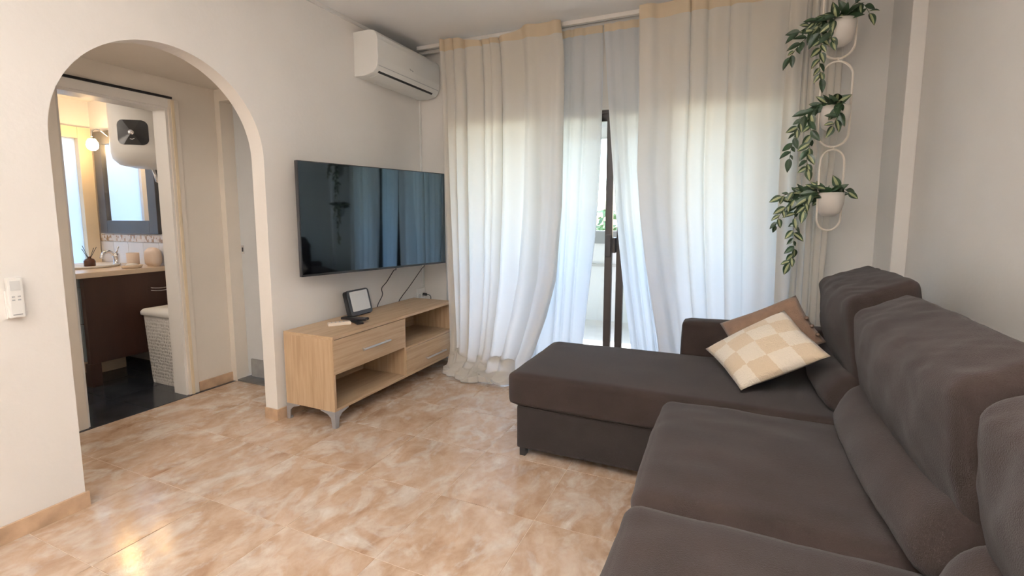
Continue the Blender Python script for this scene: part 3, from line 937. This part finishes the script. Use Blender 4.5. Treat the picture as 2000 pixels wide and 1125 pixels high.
# ------------------------------------------------------------------ things on the cabinet
fb = thing('display_box', 'small black box with a pale square face leaning back on the cabinet', 'display', (.12, 2.20, st), 0)
tilt = Matrix.Translation((0.012, 0, 0)) @ Matrix.Rotation(math.radians(-14), 4, 'Y')
def rrect(hw, z0, z1, r, n=5):
    pts = []
    for cx_, cz_, a0 in ((hw - r, z0 + r, -pi / 2), (hw - r, z1 - r, 0), (-hw + r, z1 - r, pi / 2), (-hw + r, z0 + r, pi)):
        for i in range(n + 1):
            a = a0 + pi / 2 * i / n
            pts.append((cx_ + r * math.cos(a), cz_ + r * math.sin(a)))
    return pts
MB().prism(rrect(.104, .006, .178, .02), 0, -.042, .0).xf(tilt).build('case', 'black_satin', fb, bevel=0.005, local=True)
MB().prism(rrect(.104, .004, .180, .02), 0, -.016, -.008).xf(tilt).build('rim', 'black_plastic', fb, local=True)
MB().prism(rrect(.084, .034, .168, .006), 0, 0, .003).xf(tilt).build('face', 'pale_face', fb, bevel=0.001, local=True)
MB().prism([(-.075, 0), (-.065, 0), (-.058, .07), (-.066, .07)], 1, -.02, .02).build('support', 'black_plastic', fb, local=True)
def remote(name, label, cx_, cy_, rz, ln, wd, th, m, z0, bm_, rows):
    r = thing(name, label, 'remote', (cx_, cy_, z0), rz)
    MB().prism([(x, z) for x, z in [(-ln / 2, .002), (-ln / 2 + .003, 0), (ln / 2 - .003, 0), (ln / 2, .002), (ln / 2, th - .004), (ln / 2 - .006, th), (-ln / 2 + .006, th), (-ln / 2, th - .004)]], 1, -wd / 2, wd / 2).build('body', m, r, bevel=0.0015, local=True)
    for i in range(rows):
        MB().box(-ln * .36 + i * ln * .7 / rows, -wd * .28, th, -ln * .36 + i * ln * .7 / rows + ln * .06, wd * .28, th + .0015).build('button', bm_, r, local=True)
    return r
remote('remote_control', 'cream remote control lying on the left of the cabinet top', .205, 1.90, math.radians(52), .135, .042, .018, 'remote_white', st, 'grey_plastic', 4)
remote('remote_control', 'black remote control lying on top of another in front of the pale-faced box', .235, 2.005, math.radians(10), .175, .042, .016, 'black_plastic', st + .0145, 'black_satin', 6)
remote('remote_control', 'dark remote control half hidden under the black one', .262, 1.99, math.radians(-28), .13, .04, .014, 'black_plastic', st, 'black_satin', 4)

wr = thing('wall_remote', 'white air conditioner remote in its wall holder left of the archway', 'remote', (.0, .505, .82))
MB().box(0, .482, .822, .010, .528, .925).build('holder', 'white_plastic', wr, bevel=0.003)
MB().box(.010, .484, .826, .030, .526, .972).build('remote_body', 'white_plastic', wr, bevel=0.005)
MB().box(.0298, .491, .925, .031, .519, .960).build('display', 'pale_face', wr)
for i in range(2):
    for j in range(2):
        MB().box(.0298, .493 + j * .016, .888 + i * .012, .0318, .501 + j * .016, .893 + i * .012).build('button', 'grey_plastic', wr)
MB().box(.0298, .492, .835, .031, .518, .8385).build('stripe', 'kick', wr)

# ------------------------------------------------------------------ sofa
sf = thing('corner_sofa', 'large charcoal brown corner sofa with a chaise facing the television', 'sofa', (2.6, 1.3, 0))
MB().box(1.452, 1.775, .045, 2.20, 2.44, .262).build('chaise_base', 'sofa_base', sf, bevel=0.012)
MB().box(2.20, .13, .045, 3.15, 2.44, .262).build('seat_base', 'sofa_base', sf, bevel=0.012)
for (fx, fy) in ((1.463, 1.787), (1.463, 2.39), (2.25, .16), (3.08, .16), (3.08, 2.38)):
    MB().box(fx, fy, 0, fx + .03, fy + .04, .045).build('foot', 'black_plastic', sf, bevel=0.003)
MB().box(3.06, .13, .262, 3.20, 2.60, .66).build('back_frame', 'sofa_base', sf, bevel=0.02)
def wrk(amp, f):
    return lambda t, p: Vector((0, 0, amp * noise.noise(Vector((p.x * f, p.y * f * 2.2, 3.1)))))
soft_hex('chaise_cushion', [[[(1.408, 1.757, .262), (1.408, 1.757, .428)], [(1.408, 2.452, .262), (1.408, 2.452, .428)]],
                            [[(2.82, 1.735, .262), (2.82, 1.715, .435)], [(2.82, 2.452, .262), (2.82, 2.452, .437)]]], 'sofa', sf, R=.030, puff=(.004, .004, .012), n=26, wr=.0022)
def seat(y0, y1, sd):
    soft_hex('seat_cushion', [[[(2.165, y0, .255), (2.150, y0, .432)], [(2.165, y1, .255), (2.150, y1, .432)]],
                              [[(2.86, y0, .255), (2.86, y0, .425)], [(2.86, y1, .255), (2.86, y1, .425)]]], 'sofa', sf, R=.048, puff=(.016, .008, .026), n=26, wr=.004, ws=6, seed=sd, fold=wrk(.005, 6))
seat(.925, 1.728, 1.0)
seat(.125, .920, 5.0)
def backs(y0, y1, sd, zt, xt, xb, lum=.575):
    # lumbar roll below, plump head pillow above
    soft_hex('lumbar_cushion', [[[(2.735, y0, .425), (2.800, y0, lum + .03)], [(2.735, y1, .425), (2.800, y1, lum + .03)]],
                                [[(3.07, y0, .425), (3.10, y0, lum + .02)], [(3.07, y1, .425), (3.10, y1, lum + .02)]]], 'sofa', sf, R=.07, puff=(.035, .012, .012), n=24, wr=.006, ws=7, seed=sd)
    soft_hex('head_cushion', [[[(2.835, y0 + .012, lum - .02), (xt, y0 + .014, zt - .085)], [(2.835, y1 - .012, lum - .02), (xt, y1 - .014, zt - .085)]],
                              [[(3.06, y0 + .01, lum - .02), (xb, y0 + .016, zt)], [(3.06, y1 - .01, lum - .02), (xb, y1 - .016, zt)]]], 'sofa', sf, R=.036, puff=(.040, .010, .008), n=44, wr=.006, ws=6, seed=sd + 3,
             fold=lambda t, p: (Vector((-.007, 0, .003)) * noise.noise(Vector((p.y * 9 + p.z * 4, p.z * 7, sd))) + Vector((-.0025, 0, .0035)) * noise.noise(Vector((p.y * 22 + p.x * 30, p.z * 20, sd)))) * (1 - .6 * t[0]))
backs(1.765, 2.435, 2.0, .975, 2.785, 3.00)
backs(.835, 1.735, 7.0, .94, 2.79, 2.955)
backs(.05, .805, 13.0, .935, 2.80, 2.955)
soft_hex('arm_cushion', hexc(2.158, 3.10, 2.458, 2.60, .26, .615), 'sofa', sf, R=.03, puff=(.006, .01, .008), n=18, wr=.003)
MB().box(2.20, 2.455, .045, 3.15, 2.60, .30).build('arm_base', 'sofa_base', sf, bevel=0.01)

pl1 = pillow('cushion', (2.293, 2.20, .535), (2.45, 1.85, .462), (2.762, 1.86, .645), (2.622, 2.17, .762), .115, 'check_plush', seed=2.0)
tag(pl1, 'cream and tan checked plush cushion in front on the chaise', 'cushion', 'loose cushions on the chaise')
pl2t = thing('cushion', 'plain brown cushion propped behind the checked one on the chaise', 'cushion', (2.56, 2.2, .5), group='loose cushions on the chaise')
pillow('cover', (2.352, 2.285, .652), (2.47, 2.10, .475), (2.79, 2.13, .640), (2.672, 2.25, .822), .095, 'brown_fabric', pl2t, seed=9.0)
for tt in (.45, .62, .80):
    q = Vector((2.79, 2.13, .640)) * tt + Vector((2.672, 2.25, .822)) * (1 - tt)
    MB().lathe([(.0, -.004), (.008, -.003), (.009, 0), (.006, .003), (0, .003)], n=10).xf(Matrix.Translation(q + Vector((-.012, -.028, -.006))) @ Matrix.Rotation(math.radians(70), 4, 'X')).build('button', 'button', pl2t, smooth=True)

# ------------------------------------------------------------------ hanging planters
def leaf_mesh(name, ln, wd, curl, m1, m2):
    rows = []
    n = 7
    for i in range(n + 1):
        t = i / n
        w = wd / 2 * (math.sin(pi * t ** 0.75) ** 0.9 if 0 < t < 1 else 0.0)
        z = -curl * t * t
        rows.append([(t * ln, s * w, z + abs(s) * w * 0.35) for s in (-1, -.36, 0, .36, 1)])
    mb = MB().grid(rows)
    me = bpy.data.meshes.new(name)
    me.from_pydata(mb.v, [], mb.f)
    me.materials.append(MAT[m1])
    me.materials.append(MAT[m2])
    for k_, p in enumerate(me.polygons):
        p.use_smooth = True
        p.material_index = 1 if (k_ % 4) in (1, 2) else 0
    return me
LEAF = [leaf_mesh('leaf', .094, .042, .016, 'leaf_green', 'leaf_green'), leaf_mesh('leaf', .086, .046, .012, 'leaf_green', 'leaf_pale'),
        leaf_mesh('leaf', .072, .040, .014, 'leaf_green', 'leaf_pale'), leaf_mesh('leaf', .056, .028, .008, 'leaf_green', 'leaf_green')]
def place_leaf(parent, p, d, sc, rnd):
    d = d.normalized()
    up = Vector((rnd.uniform(-.5, .5), -1 + rnd.uniform(-.3, .3), rnd.uniform(0, .8)))
    y = up.cross(d)
    if y.length < .05: y = Vector((0, 0, 1)).cross(d)
    y.normalize()
    z = d.cross(y)
    M = Matrix((d, y, z)).transposed().to_4x4()
    o = bpy.data.objects.new('leaf', LEAF[rnd.choice((0, 0, 1, 1, 2, 3))])
    off = root_loc(parent)
    o.matrix_basis = Matrix.Translation(p - off) @ M @ Matrix.Diagonal((sc, sc, sc, 1))
    link(o, parent)
def planter(label, cx_, cy_, z0, z1, w, yaw, pot_c, vines, seed, lf=1.0, crown=10):
    rnd = random.Random(seed)
    t = thing('hanging_planter', label, 'planter', (cx_, cy_, z0), group='white planters hung in a chain by the window')
    u = Vector((math.cos(yaw), math.sin(yaw), 0))
    r = w / 2
    c = Vector((cx_, cy_, 0))
    pts = []
    for i in range(25): 
        a = pi * i / 24
        pts.append(c + u * (r * math.cos(a)) + Vector((0, 0, z1 - r + r * math.sin(a))))
    for i in range(25):
        a = pi + pi * i / 24
        pts.append(c + u * (r * math.cos(a)) + Vector((0, 0, z0 + r + r * math.sin(a))))
    MB().tube(pts, .0056, 8, closed=True).build('ring', 'wire_cream', t, smooth=True)
    MB().tube([c + Vector((0, 0, z1 - .003)), c + Vector((0, 0, z1 + .014))], .006, 8).build('connector', 'wire_cream', t)
    pr_, pz = pot_c
    rp = pr_
    pot = MB().lathe([(0, 0), (rp * .45, .004), (rp * .78, .025), (rp * .96, .065), (rp, .105), (rp * .985, .128), (rp * .94, .128), (rp * .93, .10), (rp * .8, .09), (0, .09)], (cx_, cy_, pz), 32)
    pot.build('pot', 'pot_white', t, smooth=True)
    MB().lathe([(0, .112), (rp * .5, .114), (rp * .93, .108)], (cx_, cy_, pz), 20).build('soil', 'soil', t, smooth=True)
    for vn in vines:
        P = [Vector((cx_ + rnd.uniform(-.02, .02), cy_ + rnd.uniform(-.02, .02), pz + .115))] + [Vector((x, y, z)) for x, y, z in vn]
        Q = bez(P, 6)
        s = MB().tube(Q, [.0022 * (1 - .5 * i / len(Q)) for i in range(len(Q))], 5).build('vine', 'stem', t, smooth=True)
        L_ = sum((Q[i + 1] - Q[i]).length for i in range(len(Q) - 1))
        step, acc, nxt, sg = .022 * lf, 0, .02, 1
        for i in range(len(Q) - 1):
            d = Q[i + 1] - Q[i]
            acc += d.length
            if acc >= nxt:
                nxt += step
                sg = -sg
                tan = d.normalized()
                side = tan.cross(Vector((0, -1, 0)))
                if side.length < .1: side = Vector((1, 0, 0))
                side.normalize()
                dd = tan * rnd.uniform(.3, .9) + side * sg * rnd.uniform(.35, .9) + Vector((-.25, rnd.uniform(-.35, .35), rnd.uniform(-.5, .1)))
                place_leaf(s, Q[i], dd, rnd.uniform(.75, 1.1) * (1 - .3 * acc / max(L_, .01)), rnd)
        place_leaf(s, Q[-1], (Q[-1] - Q[-3]), .8, rnd)
    cs = MB().tube([(cx_ - .02, cy_, pz + .10), (cx_ - .02, cy_, pz + .135)], .002, 5).build('crown', 'stem', t)
    for i in range(crown):
        a = rnd.uniform(0, 2 * pi)
        rr = rnd.uniform(0, rp * .8)
        p = Vector((cx_ + rr * math.cos(a) - .01, cy_ + rr * math.sin(a), pz + .118 + rnd.uniform(0, .035)))
        d = Vector((math.cos(a) - .3, math.sin(a), rnd.uniform(-.1, .5)))
        place_leaf(cs, p, d, rnd.uniform(.75, 1.05), rnd)
    return t
PY = 2.76
def vy(l, y0=2.73):
    return [(x, y0 - .012 * i if i < 4 else y0 - .03, z) for i, (x, z) in enumerate(l)]
planter('topmost of the three hanging white planters, its vine cut off by the photo top', 2.850, PY, 2.012, 2.452, .155, .15, (.075, 2.070),
        [vy([(2.79, 2.215), (2.722, 2.144), (2.667, 2.088), (2.630, 2.030)]), vy([(2.80, 2.21), (2.754, 2.178), (2.766, 2.099), (2.765, 2.036), (2.766, 1.972), (2.777, 1.906)]),
         vy([(2.80, 2.22), (2.72, 2.19), (2.66, 2.15)]), vy([(2.90, 2.26), (2.94, 2.25), (2.965, 2.20)]), vy([(2.82, 2.20), (2.80, 2.13), (2.81, 2.08)], 2.69)], 5, crown=22)
planter('middle one of the three hanging white planters with two long trailing vines', 2.856, PY, 1.560, 1.998, .150, .25, (.072, 1.640),
        [vy([(2.80, 1.785), (2.723, 1.735), (2.69, 1.677), (2.67, 1.611), (2.661, 1.558), (2.655, 1.503)]), vy([(2.80, 1.77), (2.757, 1.751), (2.736, 1.70), (2.747, 1.633), (2.744, 1.566), (2.736, 1.50), (2.744, 1.445)]),
         vy([(2.868, 1.775), (2.865, 1.729), (2.852, 1.691), (2.836, 1.653)], 2.685)], 6, crown=16)
planter('lowest of the three hanging white planters with leaves above the sofa', 2.862, PY, 1.117, 1.546, .132, .45, (.068, 1.190),
        [vy([(2.79, 1.332), (2.712, 1.298), (2.66, 1.25), (2.625, 1.199), (2.608, 1.143)]), vy([(2.78, 1.325), (2.73, 1.295), (2.706, 1.24), (2.695, 1.172), (2.695, 1.088), (2.704, 1.003), (2.684, .935)]),
         vy([(2.79, 1.335), (2.74, 1.31), (2.69, 1.325), (2.63, 1.30)]), vy([(2.90, 1.345), (2.937, 1.319)]), vy([(2.78, 1.32), (2.745, 1.27), (2.735, 1.22)], 2.70)], 8, crown=20)
hk = thing('ceiling_hook', 'small white ceiling hook carrying the chain of planters', 'hook', (2.85, PY, 2.47))
MB().tube([(2.85, PY, 2.466), (2.85, PY, 2.4985)], .004, 8).lathe([(.014, 0), (.014, .006)], (2.85, PY, 2.4935), 12).build('hook', 'white_plastic', hk)

# ------------------------------------------------------------------ bathroom things
vt = thing('vanity_unit', 'dark brown bathroom vanity with grey drawer fronts, seen through the archway', 'vanity', (-2.05, 1.74, 0))
MB().box(-1.685, 1.46, .165, -1.64, BYW - .014, .772).build('side_panel', 'vanity_wood', vt, bevel=0.003)
MB().box(-2.50, 1.46, .165, -2.46, BYW - .014, .772).build('side_panel', 'vanity_wood', vt, bevel=0.003)
MB().box(-2.46, 1.49, .165, -1.685, BYW - .014, .20).build('bottom_board', 'vanity_wood', vt)
MB().box(-2.46, 1.985, .20, -1.685, BYW - .014, .76).build('back_board', 'vanity_wood', vt)
for x in (-1.705, -2.50):
    for y in (1.455, 1.935):
        MB().box(x, y, 0, x + .065, y + .065, .165).build('leg', 'vanity_wood', vt, bevel=0.003)
for a, b in ((.18, .44), (.45, .70), (.705, .768)):
    d = MB().box(-2.455, 1.452, a, -1.69, 1.472, b).build('drawer', 'vanity_front', vt, bevel=0.003)
    if b - a > .1:
        MB().tube(bez([(-1.80, 1.452, b - .09), (-1.80, 1.415, b - .09), (-1.90, 1.41, b - .09), (-2.2, 1.41, b - .09), (-2.3, 1.415, b - .09), (-2.3, 1.452, b - .09)], 4), .007, 8).build('handle', 'chrome', d, smooth=True)
cp = MB().box(-2.52, 1.415, .772, -1.615, BYW - .012, .8095).build('countertop', 'counter', vt, bevel=0.008)
MB().lathe([(.20, .0), (.205, .012), (.19, .014), (.15, -.001), (0, -.002)], (-2.1, 1.70, .812), 28).build('basin_rim', 'basin', cp, smooth=True)
tp = thing('faucet', 'chrome basin tap on the vanity top', 'faucet', (-2.06, 1.88, .81))
MB().lathe([(.028, 0), (.028, .008), (.02, .012), (.02, .05), (.024, .07), (.02, .09), (0, .092)], (-2.06, 1.88, .81), 16).build('body', 'chrome', tp, smooth=True)
MB().tube(bez([(-2.06, 1.88, .87), (-2.055, 1.84, .915), (-2.045, 1.79, .91), (-2.04, 1.77, .87)], 6), .012, 10).build('spout', 'chrome', tp, smooth=True)
MB().tube([(-2.06, 1.88, .90), (-2.055, 1.90, .955)], [.008, .006], 8).build('lever', 'chrome', tp, smooth=True)
rd = thing('reed_diffuser', 'amber reed diffuser bottle with dark sticks beside the tap', 'diffuser', (-2.10, 1.72, .81))
MB().lathe([(.032, 0), (.036, .004), (.036, .04), (.028, .055), (.012, .062), (.012, .075), (0, .075)], (-2.10, 1.72, .812), 16).build('bottle', 'amber', rd, smooth=True)
for a, l in ((.6, .13), (2.2, .12), (3.4, .14), (5.2, .12)):
    MB().tube([(-2.10, 1.72, .86), (-2.10 + .05 * math.cos(a), 1.72 + .06 * math.sin(a), .81 + l + .02)], .002, 5).build('reed', 'black_plastic', rd)
cu = thing('tooth_mug', 'plain beige tooth mug on the vanity top', 'mug', (-1.80, 1.86, .81))
MB().lathe([(.036, 0), (.04, .004), (.042, .105), (.038, .105), (.034, .01), (0, .008)], (-1.80, 1.86, .81), 20).build('cup', 'soap_pink', cu, smooth=True)
sd_ = thing('soap_dish', 'low cream soap dish at the end of the vanity top', 'soap dish', (-1.69, 1.80, .81))
MB().lathe([(.05, 0), (.06, .004), (.068, .022), (.06, .024), (.052, .012), (0, .01)], (-1.69, 1.79, .81), 22).build('dish', 'counter', sd_, smooth=True)
MB().lathe([(.0, .012), (.035, .014), (.04, .024), (.03, .034), (0, .036)], (-1.69, 1.79, .81), 18).build('soap', 'basin', sd_, smooth=True)
bg_ = thing('wash_bag', 'rounded pink wash bag leaning on the bathroom tiles', 'bag', (-1.71, 1.94, .81))
soft_hex('bag', hexc(-1.77, -1.64, 1.915, 1.985, .811, .945), 'soap_pink', bg_, R=.03, puff=(.005, .012, .01), n=10, wr=.003)
# wall tiles below the mirror, mosaic border above them
wt = thing('trim_2', 'white wall tiles under a mosaic border below the bathroom mirror', 'tiles', (-2.0, BYW, .8), kind='structure')
tw = .205
me_t = tile_mesh('wall_tile', tw, .2, .0015, 'white_tile')
for i in range(7):
    o = bpy.data.objects.new('wall_tile', me_t)
    o.rotation_euler = (pi / 2, 0, 0)
    o.location = Vector((BX + tw * (i + .5), BYW - .008, .885)) - wt.location
    link(o, wt)
MB().box(BX, BYW - .009, .987, -1.10, BYW, 1.043).build('mosaic_border', 'mosaic', wt)
mi = thing('mirror', 'dark framed mirror above the vanity in the bathroom', 'mirror', (-2.07, BYW, 1.055))
mx0, mx1, mz0, mz1, mw = -2.47, -1.685, 1.055, 1.885, .105
fr_ = MB()
fr_.box(mx0, BYW - .03, mz0, mx0 + mw, BYW, mz1)
fr_.build('frame_stile', 'mirror_frame', mi, bevel=0.004)
MB().box(mx1 - mw, BYW - .03, mz0, mx1, BYW, mz1).build('frame_stile', 'mirror_frame', mi, bevel=0.004)
MB().box(mx0 + mw, BYW - .03, mz0, mx1 - mw, BYW, mz0 + mw).build('frame_rail', 'mirror_frame', mi, bevel=0.004)
MB().box(mx0 + mw, BYW - .03, mz1 - mw, mx1 - mw, BYW, mz1).build('frame_rail', 'mirror_frame', mi, bevel=0.004)
MB().box(mx0 + mw, BYW - .012, mz0 + mw, mx1 - mw, BYW - .006, mz1 - mw).build('glass', 'mirror', mi)
def sconce(x, label):
    s = thing('wall_lamp', label, 'lamp', (x, BYW, 1.75), group='lamps beside the bathroom mirror')
    MB().lathe([(.0, 0), (.045, .003), (.045, .016), (.0, .022)], n=18).xf(Matrix.Translation((x, BYW, 1.83)) @ Matrix.Rotation(pi / 2, 4, 'X')).build('backplate', 'chrome', s, smooth=True)
    MB().tube(bez([(x, BYW - .02, 1.83), (x - .01, BYW - .08, 1.88), (x, BYW - .13, 1.87), (x, BYW - .14, 1.815)], 6), .006, 8).build('arm', 'chrome', s, smooth=True)
    MB().lathe([(.016, .050), (.024, .046), (.036, .022), (.040, 0), (.034, -.024), (.016, -.040), (0, -.042)], (x, BYW - .14, 1.752), 20).build('globe', 'bulb', s, smooth=True)
sconce(-2.245, 'lit globe wall lamp beside the mirror, glowing warm through the bathroom doorway')

wh = thing('water_heater', 'white cylindrical water heater with a black control panel in the bathroom', 'water heater', (-1.40, 1.79, 1.52))
MB().lathe([(0, .0), (.10, .004), (.17, .02), (.205, .055), (.215, .10), (.215, .60), (0, .61)], (-1.37, 1.795, 1.525), 40).build('tank', 'white_plastic', wh, smooth=True)
ca = math.atan2(-.80, .60)
rows = []
for i in range(9):
    rows.append([])
pan = MB()
npan = rrect(.090, -.080, .080, .038, 6)
def wrap(a, z, r):
    th = ca + a / .215
    return (-1.37 + r * math.cos(th), 1.795 + r * math.sin(th), 1.742 + z)
n_ = len(npan)
vs = [wrap(a, z, .222) for a, z in npan] + [wrap(a, z, .213) for a, z in npan] + [wrap(0, 0, .223)]
fs = [(i, (i + 1) % n_, 2 * n_) for i in range(n_)] + [(i, i + n_, (i + 1) % n_ + n_, (i + 1) % n_) for i in range(n_)]
po = pan.add(vs, fs).build('control_panel', 'black_satin', wh)
kd = Vector((math.cos(ca), math.sin(ca), 0))
kc = Vector((-1.37, 1.795, 1.74)) + kd * .221
M_ = Matrix.Translation(kc) @ kd.to_track_quat('Z', 'Y').to_matrix().to_4x4()
MB().lathe([(.017, 0), (.019, .004), (.016, .014), (0, .016)], n=18).xf(M_).build('dial', 'chrome', po, smooth=True)
mk = MB().tube([kc + Vector((0, 0, -.036)) - kd.cross(Vector((0, 0, 1))) * .014, kc + Vector((0, 0, -.043)), kc + Vector((0, 0, -.040)) + kd.cross(Vector((0, 0, 1))) * .012], .003, 5)
mk.build('panel_mark', 'pale_face', po)
for xo in (-.06, .06):
    MB().tube([(-1.40 + xo, 1.86, 1.54), (-1.40 + xo, 1.88, 1.45), (-1.40 + xo, 2.0, 1.40)], .01, 8).build('pipe', 'chrome', wh, smooth=True)

hm = thing('laundry_hamper', 'white pierced plastic laundry hamper with a lid beside the vanity', 'hamper', (-1.26, 1.83, 0))
def rr4(hx_, hy_, r, z, n=6):
    out = []
    for sx_, sy_, a0 in ((1, -1, -pi / 2), (1, 1, 0), (-1, 1, pi / 2), (-1, -1, pi)):
        for i in range(n + 1):
            a = a0 + pi / 2 * i / n
            out.append((sx_ * (hx_ - r) + r * math.cos(a), sy_ * (hy_ - r) + r * math.sin(a), z))
    return out
rows = [rr4(.155, .125, .04, 0), rr4(.160, .128, .04, .05), rr4(.182, .140, .04, .50)]
MB().grid(rows, closed=True).add(rr4(.155, .125, .04, 0), [tuple(range(28))]).build('basket', 'pierced_plastic', hm, smooth=True, local=True)
rows = [rr4(.192, .150, .045, .495), rr4(.196, .154, .045, .50), rr4(.196, .154, .045, .52), rr4(.185, .145, .045, .535), rr4(.10, .08, .03, .548)]
MB().grid(rows, closed=True).add(rr4(.10, .08, .03, .548), [tuple(range(28))]).build('lid', 'white_plastic', hm, smooth=True, local=True)
tb = thing('towel_hook', 'small chrome hook rail on the side of the vanity', 'hook rail', (-1.63, 1.92, .66))
for dz in (0, -.02):
    MB().tube(bez([(-1.64, 1.86, .66 + dz), (-1.60, 1.865, .655 + dz), (-1.595, 1.92, .648 + dz), (-1.60, 1.985, .65 + dz), (-1.64, 1.99, .65 + dz)], 5), .003, 6).build('bar', 'chrome', tb, smooth=True)
wc = thing('storage_box', 'low cream box on the bathroom floor under the vanity', 'box', (-1.95, 1.75, 0))
MB().box(-2.32, 1.62, 0, -1.97, 1.84, .12).build('box', 'counter', wc, bevel=0.01)

# ------------------------------------------------------------------ unseen ceiling lamps, added to fill room, hall and bathroom with light
def added_ceiling_lamp(x, y, label, watts, H=H, drop=.70):
    t = thing('added_ceiling_lamp', label, 'lamp', (x, y, H), group='fill lamps added out of the frame')
    MB().lathe([(.0, 0), (.16, -.002), (.16, -.022), (.02, -.035), (0, -.036)], (x, y, H), 28).build('canopy', 'white_plastic', t, smooth=True)
    for i in range(3):
        a = 2 * pi * i / 3 + .4
        px, py = x + .13 * math.cos(a), y + .13 * math.sin(a)
        MB().tube([(x + .08 * math.cos(a), y + .08 * math.sin(a), H - .02), (px, py, H - drop + .03)], .006, 8).build('stalk', 'chrome', t, smooth=True)
        MB().lathe([(.02, .04), (.035, .03), (.045, 0), (.035, -.03), (0, -.045)], (px, py, H - drop), 18).build('bulb', 'fill_bulb', t, smooth=True)
        ld = bpy.data.lights.new('fill_light', 'POINT')
        ld.energy = watts; ld.color = (1, .93, .865); ld.shadow_soft_size = .05
        lo = bpy.data.objects.new('fill_light', ld)
        lo.location = Vector((px, py, H - drop)) - t.location
        link(lo, t)
added_ceiling_lamp(1.55, 0.15, 'added three-bulb ceiling lamp overhead to fill the room with light, out of the frame', 10)  # unseen lamp, added as main fill for the room
added_ceiling_lamp(-0.45, -0.6, 'added three-bulb ceiling lamp brightening the hall from behind the arch wall, out of the frame', 15, HC, .22)  # added out of view to lift the hall walls
added_ceiling_lamp(-1.75, 0.75, 'added three-bulb ceiling lamp brightening the bathroom, hidden behind the arch wall', 6, BC, .20)  # added out of view to brighten the vanity and lower bathroom
added_ceiling_lamp(1.70, -1.7, 'added three-bulb ceiling lamp filling the room with light from the rear, out of the frame', 20)  # second unseen fill lamp, added further back

# uplighter added behind the viewer only to brighten the ceiling
fl_ = thing('added_uplighter', 'added slim metal uplighter behind the viewer to brighten the ceiling, out of the frame', 'lamp', (1.9, -1.0, 0))
MB().lathe([(.13, 0), (.13, .018), (.02, .03), (.012, .05), (.012, 1.72), (0, 1.72)], (1.9, -1.0, 0), 24).build('stand', 'metal', fl_, smooth=True)
MB().lathe([(.02, 1.70), (.07, 1.715), (.14, 1.78), (.15, 1.80), (.143, 1.80), (.065, 1.735), (0, 1.725)], (1.9, -1.0, 0), 28).build('bowl', 'metal', fl_, smooth=True)
MB().lathe([(0, 1.735), (.03, 1.745), (.035, 1.77), (0, 1.79)], (1.9, -1.0, 0), 14).build('bulb', 'fill_bulb', fl_, smooth=True)
ld = bpy.data.lights.new('fill_light', 'SPOT')
ld.energy = 1050; ld.color = (1, .975, .95); ld.shadow_soft_size = .08; ld.spot_size = math.radians(150); ld.spot_blend = .6
lo = bpy.data.objects.new('fill_light', ld)
lo.location = (0, 0, 1.82); lo.rotation_euler = (pi, 0, 0)
link(lo, fl_)
